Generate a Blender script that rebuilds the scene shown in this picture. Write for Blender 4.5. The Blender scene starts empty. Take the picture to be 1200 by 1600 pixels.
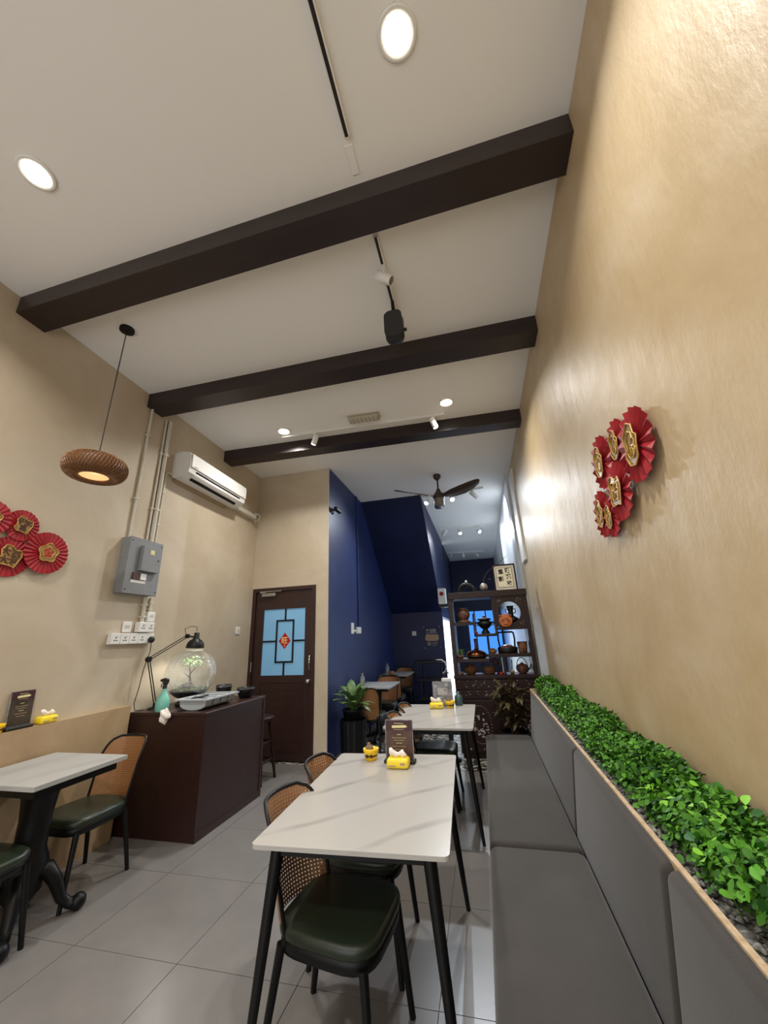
import bpy, bmesh, math, random
from mathutils import Vector, Matrix

random.seed(7)
SC = bpy.context.scene
COL = SC.collection
PI = math.pi

# ------------------------------------------------------------------ camera
cam_d = bpy.data.cameras.new('camera')
cam = bpy.data.objects.new('camera', cam_d)
COL.objects.link(cam)
SC.camera = cam
cam_d.sensor_fit = 'HORIZONTAL'
cam_d.sensor_width = 36.0
cam_d.lens = 36.0 * 580.0 / 1200.0
cam_d.clip_start = 0.02
cam_d.clip_end = 100
CAM_H = 1.40


def cam_matrix(yaw, pitch, roll):
    f = Vector((math.sin(yaw) * math.cos(pitch), math.cos(yaw) * math.cos(pitch), math.sin(pitch)))
    r = Vector((math.cos(yaw), -math.sin(yaw), 0))
    u = r.cross(f)
    r2 = r * math.cos(roll) + u * math.sin(roll)
    u2 = u * math.cos(roll) - r * math.sin(roll)
    m = Matrix(((r2.x, u2.x, -f.x, 0), (r2.y, u2.y, -f.y, 0), (r2.z, u2.z, -f.z, CAM_H), (0, 0, 0, 1)))
    return m


cam.matrix_world = cam_matrix(-.23409, .32251, -.04229)

# ------------------------------------------------------------------ world, exposure
world = bpy.data.worlds.new('world')
SC.world = world
world.use_nodes = True
bg = world.node_tree.nodes['Background']
bg.inputs[0].default_value = (0.95, 0.97, 1.0, 1)
bg.inputs[1].default_value = 1.9
SC.view_settings.view_transform = 'Standard'
SC.view_settings.look = 'None'
SC.view_settings.exposure = 0.18
SC.view_settings.gamma = 1.0
SC.view_settings.use_curve_mapping = False

# light levels (watts) and colours of the lamps built further down
P_DOWN = 22.0
P_TRACK_WARM = 14.0
P_TRACK_COOL = 120.0
WARM = (1.0, 0.965, 0.905)
COOL = (0.86, 0.93, 1.0)


# ------------------------------------------------------------------ materials
def lin(c):
    out = []
    for v in c[:3]:
        v = v / 255.0
        out.append(v / 12.92 if v <= 0.04045 else ((v + 0.055) / 1.055) ** 2.4)
    return (out[0], out[1], out[2], 1.0)


MATS = {}


def mat(name, c, rough=0.5, metal=0.0, c2=None, nscale=5.0, ndetail=4.0, bump=0.0, bscale=40.0, coat=0.0,
        spec=0.5, emit=None, estr=0.0, island=0.0, sheen=0.0, stretch=None, trans=0.0, ramp=(0.35, 0.65)):
    m = bpy.data.materials.new(name)
    m.use_nodes = True
    nt = m.node_tree
    p = nt.nodes['Principled BSDF']
    p.inputs['Base Color'].default_value = lin(c)
    p.inputs['Roughness'].default_value = rough
    p.inputs['Metallic'].default_value = metal
    p.inputs['Specular IOR Level'].default_value = spec
    p.inputs['Coat Weight'].default_value = coat
    p.inputs['Coat Roughness'].default_value = 0.15
    p.inputs['Sheen Weight'].default_value = sheen
    p.inputs['Transmission Weight'].default_value = trans
    if emit:
        p.inputs['Emission Color'].default_value = lin(emit)
        p.inputs['Emission Strength'].default_value = estr
    tc = None
    if c2 or bump:
        tc = nt.nodes.new('ShaderNodeTexCoord')
        mp = nt.nodes.new('ShaderNodeMapping')
        nt.links.new(tc.outputs['Object'], mp.inputs['Vector'])
        if stretch:
            mp.inputs['Scale'].default_value = stretch
    if c2:
        n = nt.nodes.new('ShaderNodeTexNoise')
        n.inputs['Scale'].default_value = nscale
        n.inputs['Detail'].default_value = ndetail
        n.inputs['Roughness'].default_value = 0.6
        nt.links.new(mp.outputs['Vector'], n.inputs['Vector'])
        r = nt.nodes.new('ShaderNodeValToRGB')
        r.color_ramp.elements[0].position = ramp[0]
        r.color_ramp.elements[0].color = lin(c)
        r.color_ramp.elements[1].position = ramp[1]
        r.color_ramp.elements[1].color = lin(c2)
        nt.links.new(n.outputs['Fac'], r.inputs['Fac'])
        nt.links.new(r.outputs['Color'], p.inputs['Base Color'])
    if island:
        g = nt.nodes.new('ShaderNodeNewGeometry')
        r2 = nt.nodes.new('ShaderNodeValToRGB')
        r2.color_ramp.elements[0].color = lin(c)
        r2.color_ramp.elements[1].color = lin(c2 or c)
        nt.links.new(g.outputs['Random Per Island'], r2.inputs['Fac'])
        nt.links.new(r2.outputs['Color'], p.inputs['Base Color'])
    if bump:
        b = nt.nodes.new('ShaderNodeBump')
        b.inputs['Strength'].default_value = bump
        b.inputs['Distance'].default_value = 0.01
        n2 = nt.nodes.new('ShaderNodeTexNoise')
        n2.inputs['Scale'].default_value = bscale
        n2.inputs['Detail'].default_value = 5
        nt.links.new(mp.outputs['Vector'], n2.inputs['Vector'])
        nt.links.new(n2.outputs['Fac'], b.inputs['Height'])
        nt.links.new(b.outputs['Normal'], p.inputs['Normal'])
    MATS[name] = m
    return m


def emission(name, c, s):
    m = bpy.data.materials.new(name)
    m.use_nodes = True
    nt = m.node_tree
    p = nt.nodes['Principled BSDF']
    p.inputs['Base Color'].default_value = lin(c)
    p.inputs['Emission Color'].default_value = lin(c)
    p.inputs['Emission Strength'].default_value = s
    MATS[name] = m
    return m


def plaster(name, stops, rough, bump):
    """Hand-trowelled pearl plaster: three mottled tones and a soft sheen."""
    m = bpy.data.materials.new(name)
    m.use_nodes = True
    nt = m.node_tree
    p = nt.nodes['Principled BSDF']
    p.inputs['Specular IOR Level'].default_value = 0.5
    tc = nt.nodes.new('ShaderNodeTexCoord')
    n1 = nt.nodes.new('ShaderNodeTexNoise')
    n1.inputs['Scale'].default_value = 1.3
    n1.inputs['Detail'].default_value = 6
    n1.inputs['Roughness'].default_value = 0.62
    n1.inputs['Distortion'].default_value = 0.6
    nt.links.new(tc.outputs['Object'], n1.inputs['Vector'])
    r = nt.nodes.new('ShaderNodeValToRGB')
    e = r.color_ramp.elements
    e[0].position = 0.32
    e[0].color = lin(stops[0])
    e[1].position = 0.68
    e[1].color = lin(stops[2])
    mid = e.new(0.5)
    mid.color = lin(stops[1])
    nt.links.new(n1.outputs['Fac'], r.inputs['Fac'])
    nt.links.new(r.outputs['Color'], p.inputs['Base Color'])
    n2 = nt.nodes.new('ShaderNodeTexNoise')
    n2.inputs['Scale'].default_value = 10
    n2.inputs['Detail'].default_value = 8
    n2.inputs['Roughness'].default_value = 0.6
    mp = nt.nodes.new('ShaderNodeMapping')
    mp.inputs['Scale'].default_value = (1, 1, 0.45)
    nt.links.new(tc.outputs['Object'], mp.inputs['Vector'])
    nt.links.new(mp.outputs['Vector'], n2.inputs['Vector'])
    b = nt.nodes.new('ShaderNodeBump')
    b.inputs['Strength'].default_value = bump
    b.inputs['Distance'].default_value = 0.02
    nt.links.new(n2.outputs['Fac'], b.inputs['Height'])
    nt.links.new(b.outputs['Normal'], p.inputs['Normal'])
    mr = nt.nodes.new('ShaderNodeMapRange')
    mr.inputs['To Min'].default_value = rough - 0.08
    mr.inputs['To Max'].default_value = rough + 0.1
    nt.links.new(n2.outputs['Fac'], mr.inputs['Value'])
    nt.links.new(mr.outputs['Result'], p.inputs['Roughness'])
    MATS[name] = m
    return m


plaster('plaster_gold', ((184, 159, 119), (193, 171, 135), (203, 184, 154)), 0.47, 0.35)
plaster('plaster_cream', ((184, 168, 144), (193, 179, 157), (202, 190, 170)), 0.5, 0.12)
plaster('plaster_ledge', ((158, 132, 101), (172, 147, 114), (186, 163, 132)), 0.5, 0.05)
mat('ceiling_paint', (240, 239, 237), 0.9, bump=0.05, bscale=60)
mat('beam_wood', (46, 33, 32), 0.42, c2=(38, 27, 26), nscale=3, stretch=(1, 8, 8), bump=0.05, bscale=10)
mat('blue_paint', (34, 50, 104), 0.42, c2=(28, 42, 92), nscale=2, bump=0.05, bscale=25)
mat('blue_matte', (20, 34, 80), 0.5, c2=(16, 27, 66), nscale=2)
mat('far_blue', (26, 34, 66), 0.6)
mat('white_wall', (214, 218, 222), 0.28, bump=0.25, bscale=7, stretch=(1, 1, 0.25))
mat('corridor_white', (228, 232, 236), 0.6)
mat('grout', (92, 90, 88), 0.9)
mat('floor_tile', (120, 116, 113), 0.28, c2=(113, 110, 108), nscale=6, bump=0.02, bscale=30)
mat('white_plastic', (232, 231, 228), 0.4)
mat('cream_plastic', (206, 200, 186), 0.45)
mat('grey_metal', (128, 130, 132), 0.5, c2=(122, 124, 127), nscale=30)
mat('black_metal', (13, 13, 14), 0.42, spec=0.3)
mat('black_plastic', (24, 24, 25), 0.5)
mat('speaker_grille', (44, 44, 46), 0.7)
mat('dark_hole', (8, 8, 8), 0.9)
mat('chrome', (205, 205, 205), 0.18, metal=1.0)
mat('steel', (175, 175, 175), 0.35, metal=1.0)
mat('counter_wood', (48, 21, 15), 0.42, c2=(38, 16, 12), nscale=4, stretch=(9, 9, 1), coat=0.15)
mat('door_wood', (52, 28, 24), 0.42, c2=(42, 22, 19), nscale=4, stretch=(9, 9, 1), coat=0.1)
mat('rosewood', (42, 20, 15), 0.45, c2=(30, 13, 10), nscale=5, stretch=(3, 3, 8), coat=0.04, spec=0.35)
mat('pearl_inlay', (206, 198, 192), 0.25, c2=(168, 150, 150), nscale=40)
mat('frost_glass', (124, 172, 205), 0.25, c2=(116, 164, 198), nscale=3, emit=(100, 158, 200), estr=0.22)  # faint emission stands in for light from behind the pane
mat('fill_glow', (236, 242, 246), 0.4, emit=(226, 240, 250), estr=4.5)  # emissive fill added for the back room
mat('sky_glass', (70, 140, 225), 0.3, emit=(64, 142, 236), estr=0.9)
mat('red_paper', (166, 20, 34), 0.55, c2=(142, 14, 28), nscale=20)
mat('red_print', (176, 22, 26), 0.5)
mat('gold_card', (176, 142, 84), 0.4, metal=0.4, c2=(112, 80, 40), nscale=60)
mat('gold_bright', (196, 158, 84), 0.35, metal=0.5)
mat('gold_flat', (238, 205, 130), 0.5)
mat('green_vinyl', (36, 46, 33), 0.36, bump=0.06, bscale=150)
mat('sofa_fabric', (50, 45, 41), 0.85, c2=(44, 40, 36), nscale=6, bump=0.15, bscale=350, sheen=0.15)
mat('travertine', (198, 176, 146), 0.6, c2=(170, 144, 112), nscale=30)
mat('pebble_white', (150, 148, 142), 0.85, c2=(84, 82, 74), nscale=45, bump=0.6, bscale=60)
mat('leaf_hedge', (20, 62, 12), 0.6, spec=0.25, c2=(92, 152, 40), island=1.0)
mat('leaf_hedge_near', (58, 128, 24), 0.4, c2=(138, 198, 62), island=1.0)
mat('leaf_pot', (70, 104, 50), 0.4, c2=(134, 158, 96), nscale=18, ramp=(0.45, 0.7))
mat('leaf_brown', (104, 84, 58), 0.5, c2=(56, 60, 36), island=1.0)
mat('leaf_bonsai', (40, 78, 18), 0.6, c2=(96, 128, 44), island=1.0)
mat('soil', (22, 18, 14), 0.95, c2=(36, 30, 22), nscale=60, bump=0.6, bscale=80)
mat('moss', (64, 78, 34), 0.95, c2=(96, 100, 60), nscale=50, bump=0.8, bscale=120)
mat('stone', (120, 116, 106), 0.9, c2=(84, 80, 72), nscale=30, bump=0.5, bscale=40)
mat('bark', (70, 54, 42), 0.9, c2=(48, 38, 30), nscale=50)
mat('pot_black', (14, 14, 16), 0.42, spec=0.3)
mat('spray_green', (138, 220, 204), 0.28, spec=0.6, trans=0.25)
mat('bin_grey', (172, 178, 182), 0.5)
mat('tissue', (240, 232, 226), 0.9, bump=0.3, bscale=40)
mat('yellow_plastic', (246, 214, 24), 0.35, c2=(250, 224, 60), nscale=14)
mat('yellow_bowl', (240, 196, 20), 0.4)
mat('choc', (70, 34, 18), 0.5)
mat('sauce_brown', (120, 98, 70), 0.7)
mat('menu_brown', (66, 42, 36), 0.5, c2=(88, 66, 52), nscale=9)
mat('menu_dark', (46, 34, 26), 0.5, c2=(78, 66, 50), nscale=9)
mat('menu_maroon', (60, 24, 28), 0.5)
mat('print_cream', (226, 214, 160), 0.6)
mat('print_tan', (176, 150, 120), 0.6)
mat('print_grey', (178, 176, 180), 0.6)
mat('paper_cream', (236, 230, 204), 0.8)
mat('mat_board', (214, 204, 190), 0.8)
mat('ink', (14, 12, 10), 0.7)
mat('bamboo', (150, 104, 62), 0.4, c2=(112, 74, 42), nscale=40)
mat('bamboo_lining', (112, 76, 46), 0.6)
mat('lamp_glow', (232, 196, 150), 0.6, emit=(255, 196, 130), estr=0.8)
mat('cord_black', (30, 22, 20), 0.6)
mat('bronze', (52, 40, 34), 0.4, c2=(64, 46, 36), nscale=8, stretch=(2, 9, 9))
mat('fan_grey', (122, 116, 110), 0.4)
mat('sensor_white', (176, 168, 146), 0.5)
mat('brown_back', (128, 92, 62), 0.6, c2=(112, 78, 52), nscale=12)
mat('wood_cane', (168, 116, 66), 0.5, c2=(146, 98, 54), nscale=30)
mat('copper', (120, 66, 38), 0.25, metal=0.9, c2=(60, 34, 22), nscale=8)
mat('dark_bronze', (36, 36, 32), 0.42, metal=0.4)
mat('clay_red', (126, 84, 70), 0.5, c2=(84, 56, 46), nscale=16)
mat('clay_green', (124, 120, 62), 0.6, c2=(150, 96, 70), nscale=10)
mat('orange_glaze', (206, 118, 50), 0.4, c2=(170, 80, 36), nscale=16)
mat('wicker', (128, 84, 50), 0.7, c2=(74, 48, 30), nscale=60, bump=0.6, bscale=90)
mat('lacquer_red', (120, 30, 24), 0.25, c2=(70, 16, 14), nscale=12)
mat('teal', (70, 120, 110), 0.4)
mat('silver_ball', (190, 186, 176), 0.35, metal=0.5, c2=(130, 126, 118), nscale=14)
mat('red_toy', (196, 40, 34), 0.4)
mat('acrylic', (150, 152, 160), 0.2, c2=(96, 98, 106), nscale=16)
mat('bottle_teal', (60, 84, 84), 0.3)
emission('lamp_disc', (255, 246, 226), 14.0)
emission('lamp_disc_cool', (240, 246, 255), 14.0)
emission('lamp_bulb_warm', (255, 214, 160), 1.6)


def cane_material():
    m = bpy.data.materials.new('cane_weave')
    m.use_nodes = True
    nt = m.node_tree
    p = nt.nodes['Principled BSDF']
    p.inputs['Base Color'].default_value = lin((158, 110, 66))
    p.inputs['Roughness'].default_value = 0.5
    uv = nt.nodes.new('ShaderNodeUVMap')
    sp = nt.nodes.new('ShaderNodeSeparateXYZ')
    nt.links.new(uv.outputs['UV'], sp.inputs[0])

    def axis(sock, pitch, half):
        a = nt.nodes.new('ShaderNodeMath'); a.operation = 'MULTIPLY'; a.inputs[1].default_value = 1.0 / pitch
        nt.links.new(sp.outputs[sock], a.inputs[0])
        b = nt.nodes.new('ShaderNodeMath'); b.operation = 'FRACT'
        nt.links.new(a.outputs[0], b.inputs[0])
        c = nt.nodes.new('ShaderNodeMath'); c.operation = 'SUBTRACT'; c.inputs[1].default_value = 0.5
        nt.links.new(b.outputs[0], c.inputs[0])
        d = nt.nodes.new('ShaderNodeMath'); d.operation = 'ABSOLUTE'
        nt.links.new(c.outputs[0], d.inputs[0])
        e = nt.nodes.new('ShaderNodeMath'); e.operation = 'LESS_THAN'; e.inputs[1].default_value = half
        nt.links.new(d.outputs[0], e.inputs[0])
        return e
    x = axis(0, 0.0135, 0.21)
    y = axis(1, 0.0135, 0.21)
    mu = nt.nodes.new('ShaderNodeMath'); mu.operation = 'MULTIPLY'
    nt.links.new(x.outputs[0], mu.inputs[0])
    nt.links.new(y.outputs[0], mu.inputs[1])
    inv = nt.nodes.new('ShaderNodeMath'); inv.operation = 'SUBTRACT'; inv.inputs[0].default_value = 1.0
    nt.links.new(mu.outputs[0], inv.inputs[1])
    nt.links.new(inv.outputs[0], p.inputs['Alpha'])
    MATS['cane_weave'] = m


cane_material()


def marble_material(name, base, vein, scale, angle, width, amount, dist=7.0, rough=0.22):
    m = bpy.data.materials.new(name)
    m.use_nodes = True
    nt = m.node_tree
    p = nt.nodes['Principled BSDF']
    p.inputs['Roughness'].default_value = rough
    tc = nt.nodes.new('ShaderNodeTexCoord')
    mp = nt.nodes.new('ShaderNodeMapping')
    mp.inputs['Rotation'].default_value = (0, 0, angle)
    nt.links.new(tc.outputs['Object'], mp.inputs['Vector'])
    w = nt.nodes.new('ShaderNodeTexWave')
    w.wave_type = 'BANDS'
    w.bands_direction = 'X'
    w.inputs['Scale'].default_value = scale
    w.inputs['Distortion'].default_value = dist
    w.inputs['Detail'].default_value = 3.0
    w.inputs['Detail Scale'].default_value = 0.8
    w.inputs['Detail Roughness'].default_value = 0.55
    nt.links.new(mp.outputs['Vector'], w.inputs['Vector'])
    r = nt.nodes.new('ShaderNodeValToRGB')
    e = r.color_ramp.elements
    e[0].position = 0.0; e[0].color = (0, 0, 0, 1)
    e[1].position = 1.0; e[1].color = (1, 1, 1, 1)
    q = e.new(1.0 - width); q.color = (0, 0, 0, 1)
    nt.links.new(w.outputs['Fac'], r.inputs['Fac'])
    n = nt.nodes.new('ShaderNodeTexNoise')
    n.inputs['Scale'].default_value = 3.0
    nt.links.new(tc.outputs['Object'], n.inputs['Vector'])
    rr = nt.nodes.new('ShaderNodeMapRange')
    rr.inputs['From Min'].default_value = 0.4
    rr.inputs['From Max'].default_value = 0.65
    rr.inputs['To Max'].default_value = amount
    nt.links.new(n.outputs['Fac'], rr.inputs['Value'])
    mu = nt.nodes.new('ShaderNodeMath'); mu.operation = 'MULTIPLY'
    nt.links.new(r.outputs['Color'], mu.inputs[0])
    nt.links.new(rr.outputs['Result'], mu.inputs[1])
    mx = nt.nodes.new('ShaderNodeMix'); mx.data_type = 'RGBA'
    mx.inputs[6].default_value = lin(base)
    mx.inputs[7].default_value = lin(vein)
    nt.links.new(mu.outputs[0], mx.inputs[0])
    nt.links.new(mx.outputs[2], p.inputs['Base Color'])
    MATS[name] = m


marble_material('marble_white', (176, 173, 168), (120, 118, 115), 1.05, math.radians(52), 0.07, 0.5, 4.0)
marble_material('marble_grey', (168, 169, 167), (140, 142, 144), 1.1, math.radians(20), 0.5, 0.6, 5.0, 0.35)


def terrazzo_material():
    m = bpy.data.materials.new('pebble_floor')
    m.use_nodes = True
    nt = m.node_tree
    p = nt.nodes['Principled BSDF']
    p.inputs['Roughness'].default_value = 0.4
    tc = nt.nodes.new('ShaderNodeTexCoord')
    v = nt.nodes.new('ShaderNodeTexVoronoi')
    v.inputs['Scale'].default_value = 26
    nt.links.new(tc.outputs['Object'], v.inputs['Vector'])
    r = nt.nodes.new('ShaderNodeValToRGB')
    e = r.color_ramp.elements
    r.color_ramp.interpolation = 'CONSTANT'
    e[0].position = 0.0; e[0].color = lin((40, 38, 36))
    e[1].position = 0.35; e[1].color = lin((120, 116, 106))
    a = e.new(0.6); a.color = lin((182, 178, 166))
    b = e.new(0.82); b.color = lin((80, 76, 70))
    sp = nt.nodes.new('ShaderNodeSeparateColor')
    nt.links.new(v.outputs['Color'], sp.inputs[0])
    nt.links.new(sp.outputs[0], r.inputs['Fac'])
    nt.links.new(r.outputs['Color'], p.inputs['Base Color'])
    MATS['pebble_floor'] = m


terrazzo_material()


def clear_glass(name, tint, gloss):
    """Thin clear glass: see-through, with a mirror coat that grows at the rim."""
    m = bpy.data.materials.new(name)
    m.use_nodes = True
    nt = m.node_tree
    nt.nodes.remove(nt.nodes['Principled BSDF'])
    out = nt.nodes['Material Output']
    t = nt.nodes.new('ShaderNodeBsdfTransparent')
    t.inputs[0].default_value = tint
    g = nt.nodes.new('ShaderNodeBsdfGlossy')
    g.inputs['Roughness'].default_value = 0.05
    lw = nt.nodes.new('ShaderNodeLayerWeight')
    lw.inputs['Blend'].default_value = 0.22
    ad = nt.nodes.new('ShaderNodeMath'); ad.operation = 'ADD'; ad.inputs[1].default_value = gloss
    nt.links.new(lw.outputs['Facing'], ad.inputs[0])
    mx = nt.nodes.new('ShaderNodeMixShader')
    nt.links.new(ad.outputs[0], mx.inputs[0])
    nt.links.new(t.outputs[0], mx.inputs[1])
    nt.links.new(g.outputs[0], mx.inputs[2])
    df = nt.nodes.new('ShaderNodeBsdfTranslucent')  # white translucent share imitates the bright lit haze in the globe
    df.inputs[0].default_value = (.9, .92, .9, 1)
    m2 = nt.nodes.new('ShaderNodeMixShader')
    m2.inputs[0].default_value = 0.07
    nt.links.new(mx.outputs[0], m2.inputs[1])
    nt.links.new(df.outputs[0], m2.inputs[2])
    nt.links.new(m2.outputs[0], out.inputs['Surface'])
    MATS[name] = m


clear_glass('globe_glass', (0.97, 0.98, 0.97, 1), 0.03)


# ------------------------------------------------------------------ mesh helpers
class MB:
    def __init__(self):
        self.v = []
        self.f = []
        self.smooth = []

    def add(self, verts, faces, smooth=False, M=None):
        o = len(self.v)
        for p in verts:
            p = Vector(p)
            if M is not None:
                p = M @ p
            self.v.append(p)
        for f in faces:
            self.f.append([i + o for i in f])
            self.smooth.append(smooth)
        return self

    def box(self, x0, x1, y0, y1, z0, z1, M=None):
        v = [(x0, y0, z0), (x1, y0, z0), (x1, y1, z0), (x0, y1, z0), (x0, y0, z1), (x1, y0, z1), (x1, y1, z1), (x0, y1, z1)]
        f = [(0, 3, 2, 1), (4, 5, 6, 7), (0, 1, 5, 4), (1, 2, 6, 5), (2, 3, 7, 6), (3, 0, 4, 7)]
        return self.add(v, f, False, M)

    def rbox(self, x0, x1, y0, y1, z0, z1, r=0.01, seg=2, M=None, soft=False):
        bm = bmesh.new()
        vs = [bm.verts.new(p) for p in ((x0, y0, z0), (x1, y0, z0), (x1, y1, z0), (x0, y1, z0), (x0, y0, z1), (x1, y0, z1), (x1, y1, z1), (x0, y1, z1))]
        for f in ((0, 3, 2, 1), (4, 5, 6, 7), (0, 1, 5, 4), (1, 2, 6, 5), (2, 3, 7, 6), (3, 0, 4, 7)):
            bm.faces.new([vs[i] for i in f])
        bmesh.ops.bevel(bm, geom=bm.edges[:], offset=r, segments=seg, profile=0.5, affect='EDGES')
        if soft:
            self.from_bm(bm, True, M)
        else:
            bm.normal_update()
            bm.verts.index_update()
            self.add([v.co.copy() for v in bm.verts], [], False, M)
            o = len(self.v) - len(bm.verts)
            for f in bm.faces:
                self.f.append([v.index + o for v in f.verts])
                self.smooth.append(seg > 1 and max(abs(c) for c in f.normal) < .999)
        bm.free()
        return self

    def from_bm(self, bm, smooth=False, M=None):
        bm.verts.index_update()
        self.add([v.co.copy() for v in bm.verts], [[v.index for v in f.verts] for f in bm.faces], smooth, M)
        return self

    def tube(self, pts, r, n=10, caps=True, closed=False):
        pts = [Vector(p) for p in pts]
        m = len(pts)
        rs = r if isinstance(r, (list, tuple)) else [r] * m
        up = None
        verts, faces = [], []
        for i, p in enumerate(pts):
            if closed:
                t = (pts[(i + 1) % m] - pts[i - 1]).normalized()
            elif i == 0:
                t = (pts[1] - pts[0]).normalized()
            elif i == m - 1:
                t = (pts[-1] - pts[-2]).normalized()
            else:
                t = ((pts[i + 1] - p).normalized() + (p - pts[i - 1]).normalized()).normalized()
            if up is None:
                a = Vector((0, 0, 1)) if abs(t.z) < 0.9 else Vector((1, 0, 0))
                up = (a - t * a.dot(t)).normalized()
            else:
                up = (up - t * up.dot(t)).normalized()
            s = t.cross(up)
            for k in range(n):
                a = 2 * PI * k / n
                verts.append(p + (up * math.cos(a) + s * math.sin(a)) * rs[i])
        for i in range(m if closed else m - 1):
            j = (i + 1) % m
            for k in range(n):
                k2 = (k + 1) % n
                faces.append((i * n + k, i * n + k2, j * n + k2, j * n + k))
        self.add(verts, faces, True)
        if caps and not closed:
            self.add([verts[k] for k in range(n)], [list(range(n))[::-1]])
            self.add([verts[(m - 1) * n + k] for k in range(n)], [list(range(n))])
        return self

    def cyl(self, p0, p1, r0, r1=None, n=16):
        return self.tube([p0, p1], [r0, r1 if r1 is not None else r0], n)

    def lathe(self, prof, n=24, M=None, sx=1.0, sy=1.0, smooth=True, caps=False):
        verts, faces = [], []
        for (r, z) in prof:
            for k in range(n):
                a = 2 * PI * k / n
                verts.append((r * math.cos(a) * sx, r * math.sin(a) * sy, z))
        for i in range(len(prof) - 1):
            for k in range(n):
                k2 = (k + 1) % n
                faces.append((i * n + k, i * n + k2, (i + 1) * n + k2, (i + 1) * n + k))
        self.add(verts, faces, smooth, M)
        open_end = prof[-1][0] > 1e-5
        for i, rev in ((0, True), (len(prof) - 1, False)):
            if prof[i][0] > 1e-5 and (caps or (i == 0 and not open_end)):
                ring = [verts[i * n + k] for k in range(n)]
                idx = list(range(n))
                self.add(ring, [idx[::-1] if rev else idx], False, M)
        return self

    def sphere(self, c, r, n=16, m=10, sz=1.0, M=None):
        prof = []
        for i in range(m + 1):
            a = -PI / 2 + PI * i / m
            prof.append((max(1e-6, r * math.cos(a)), r * math.sin(a) * sz))
        T = Matrix.Translation(Vector(c))
        return self.lathe(prof, n, (M @ T) if M is not None else T)

    def prism(self, poly, d0, d1, plane='xz', M=None):
        """polygon in a plane pushed along the remaining axis from d0 to d1"""
        n = len(poly)

        def P(a, b, d):
            return {'xz': (a, d, b), 'xy': (a, b, d), 'yz': (d, a, b)}[plane]
        v = [P(a, b, d0) for a, b in poly] + [P(a, b, d1) for a, b in poly]
        f = [list(range(n)), list(range(2 * n - 1, n - 1, -1))]
        for i in range(n):
            j = (i + 1) % n
            f.append((i, i + n, j + n, j))
        self.add(v, f, False, M)
        return self

    def mesh(self, name):
        me = bpy.data.meshes.new(name)
        me.from_pydata([tuple(p) for p in self.v], [], self.f)
        me.polygons.foreach_set('use_smooth', self.smooth)
        bm = bmesh.new()
        bm.from_mesh(me)
        bmesh.ops.recalc_face_normals(bm, faces=bm.faces[:])
        bm.to_mesh(me)
        bm.free()
        me.update()
        return me

    def build(self, name, m, parent=None, off=None):
        if off is not None:
            o_ = Vector(off)
            self.v = [p - o_ for p in self.v]
        me = self.mesh(name)
        me.materials.append(MATS[m])
        ob = bpy.data.objects.new(name, me)
        COL.objects.link(ob)
        if parent is not None:
            ob.parent = parent
        return ob


def tag(o, label=None, cat=None, group=None, kind=None):
    if label:
        o['label'] = label
    if cat:
        o['category'] = cat
    if group:
        o['group'] = group
    if kind:
        o['kind'] = kind
    return o


def thing(name, label, cat, loc=(0, 0, 0), rz=0.0, group=None):
    o = bpy.data.objects.new(name, None)
    o.empty_display_size = 0.05
    COL.objects.link(o)
    o.location = loc
    o.rotation_euler = (0, 0, rz)
    return tag(o, label, cat, group)


def struct(mb, name, m, label=None):
    o = mb.build(name, m)
    o['kind'] = 'structure'
    if label:
        o['label'] = label
    return o


def copy_tree(o, parent=None):
    c = o.copy()
    COL.objects.link(c)
    c.parent = parent
    for ch in [x for x in bpy.data.objects if x.parent == o]:
        copy_tree(ch, c)
    return c


def rebase(root, loc):
    """move a thing's Empty to its own base; parts built in world coordinates stay put"""
    loc = Vector(loc)
    for ch in [x for x in bpy.data.objects if x.parent == root]:
        ch.location = Vector(ch.location) - loc
    root.location = loc
    return root


def text_mb(body, size, depth, bold=0.0):
    cu = bpy.data.curves.new('text', 'FONT')
    cu.body = body
    cu.size = size
    cu.extrude = depth
    cu.offset = bold
    cu.align_x = 'CENTER'
    cu.align_y = 'CENTER'
    cu.resolution_u = 2
    ob = bpy.data.objects.new('text', cu)
    COL.objects.link(ob)
    dg = bpy.context.evaluated_depsgraph_get()
    me = bpy.data.meshes.new_from_object(ob.evaluated_get(dg))
    mb = MB()
    mb.add([v.co.copy() for v in me.vertices], [list(p.vertices) for p in me.polygons])
    bpy.data.objects.remove(ob)
    bpy.data.meshes.remove(me)
    bpy.data.curves.remove(cu)
    # centre on its own bounds
    if mb.v:
        x0 = min(p.x for p in mb.v); x1 = max(p.x for p in mb.v)
        y0 = min(p.y for p in mb.v); y1 = max(p.y for p in mb.v)
        c = Vector(((x0 + x1) / 2, (y0 + y1) / 2, 0))
        mb.v = [p - c for p in mb.v]
    return mb


UPRIGHT = Matrix.Rotation(PI / 2, 4, 'X')      # text lying in xy -> standing in xz, read from -y


def text_part(body, size, depth, m, parent, at, name='lettering', tilt=0.0, bold=0.0):
    mb = text_mb(body, size, depth, bold)
    M = Matrix.Translation(Vector(at)) @ UPRIGHT @ Matrix.Rotation(tilt, 4, 'Z')
    mb.v = [M @ p for p in mb.v]
    if not mb.v:
        return None
    return mb.build(name, m, parent)


def lamp(name, kind, loc, power, color, parent=None, rot=(0, 0, 0), size=0.1, spot=None, blend=0.5):
    d = bpy.data.lights.new(name, kind)
    d.energy = power
    d.color = color
    if kind == 'AREA':
        d.shape = 'DISK'
        d.size = size
        d.spread = math.radians(140)
    else:
        d.shadow_soft_size = size
    if spot:
        d.spot_size = spot
        d.spot_blend = blend
    o = bpy.data.objects.new(name, d)
    COL.objects.link(o)
    o.location = loc
    o.rotation_euler = rot
    if parent is not None:
        o.parent = parent
    return o


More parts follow.
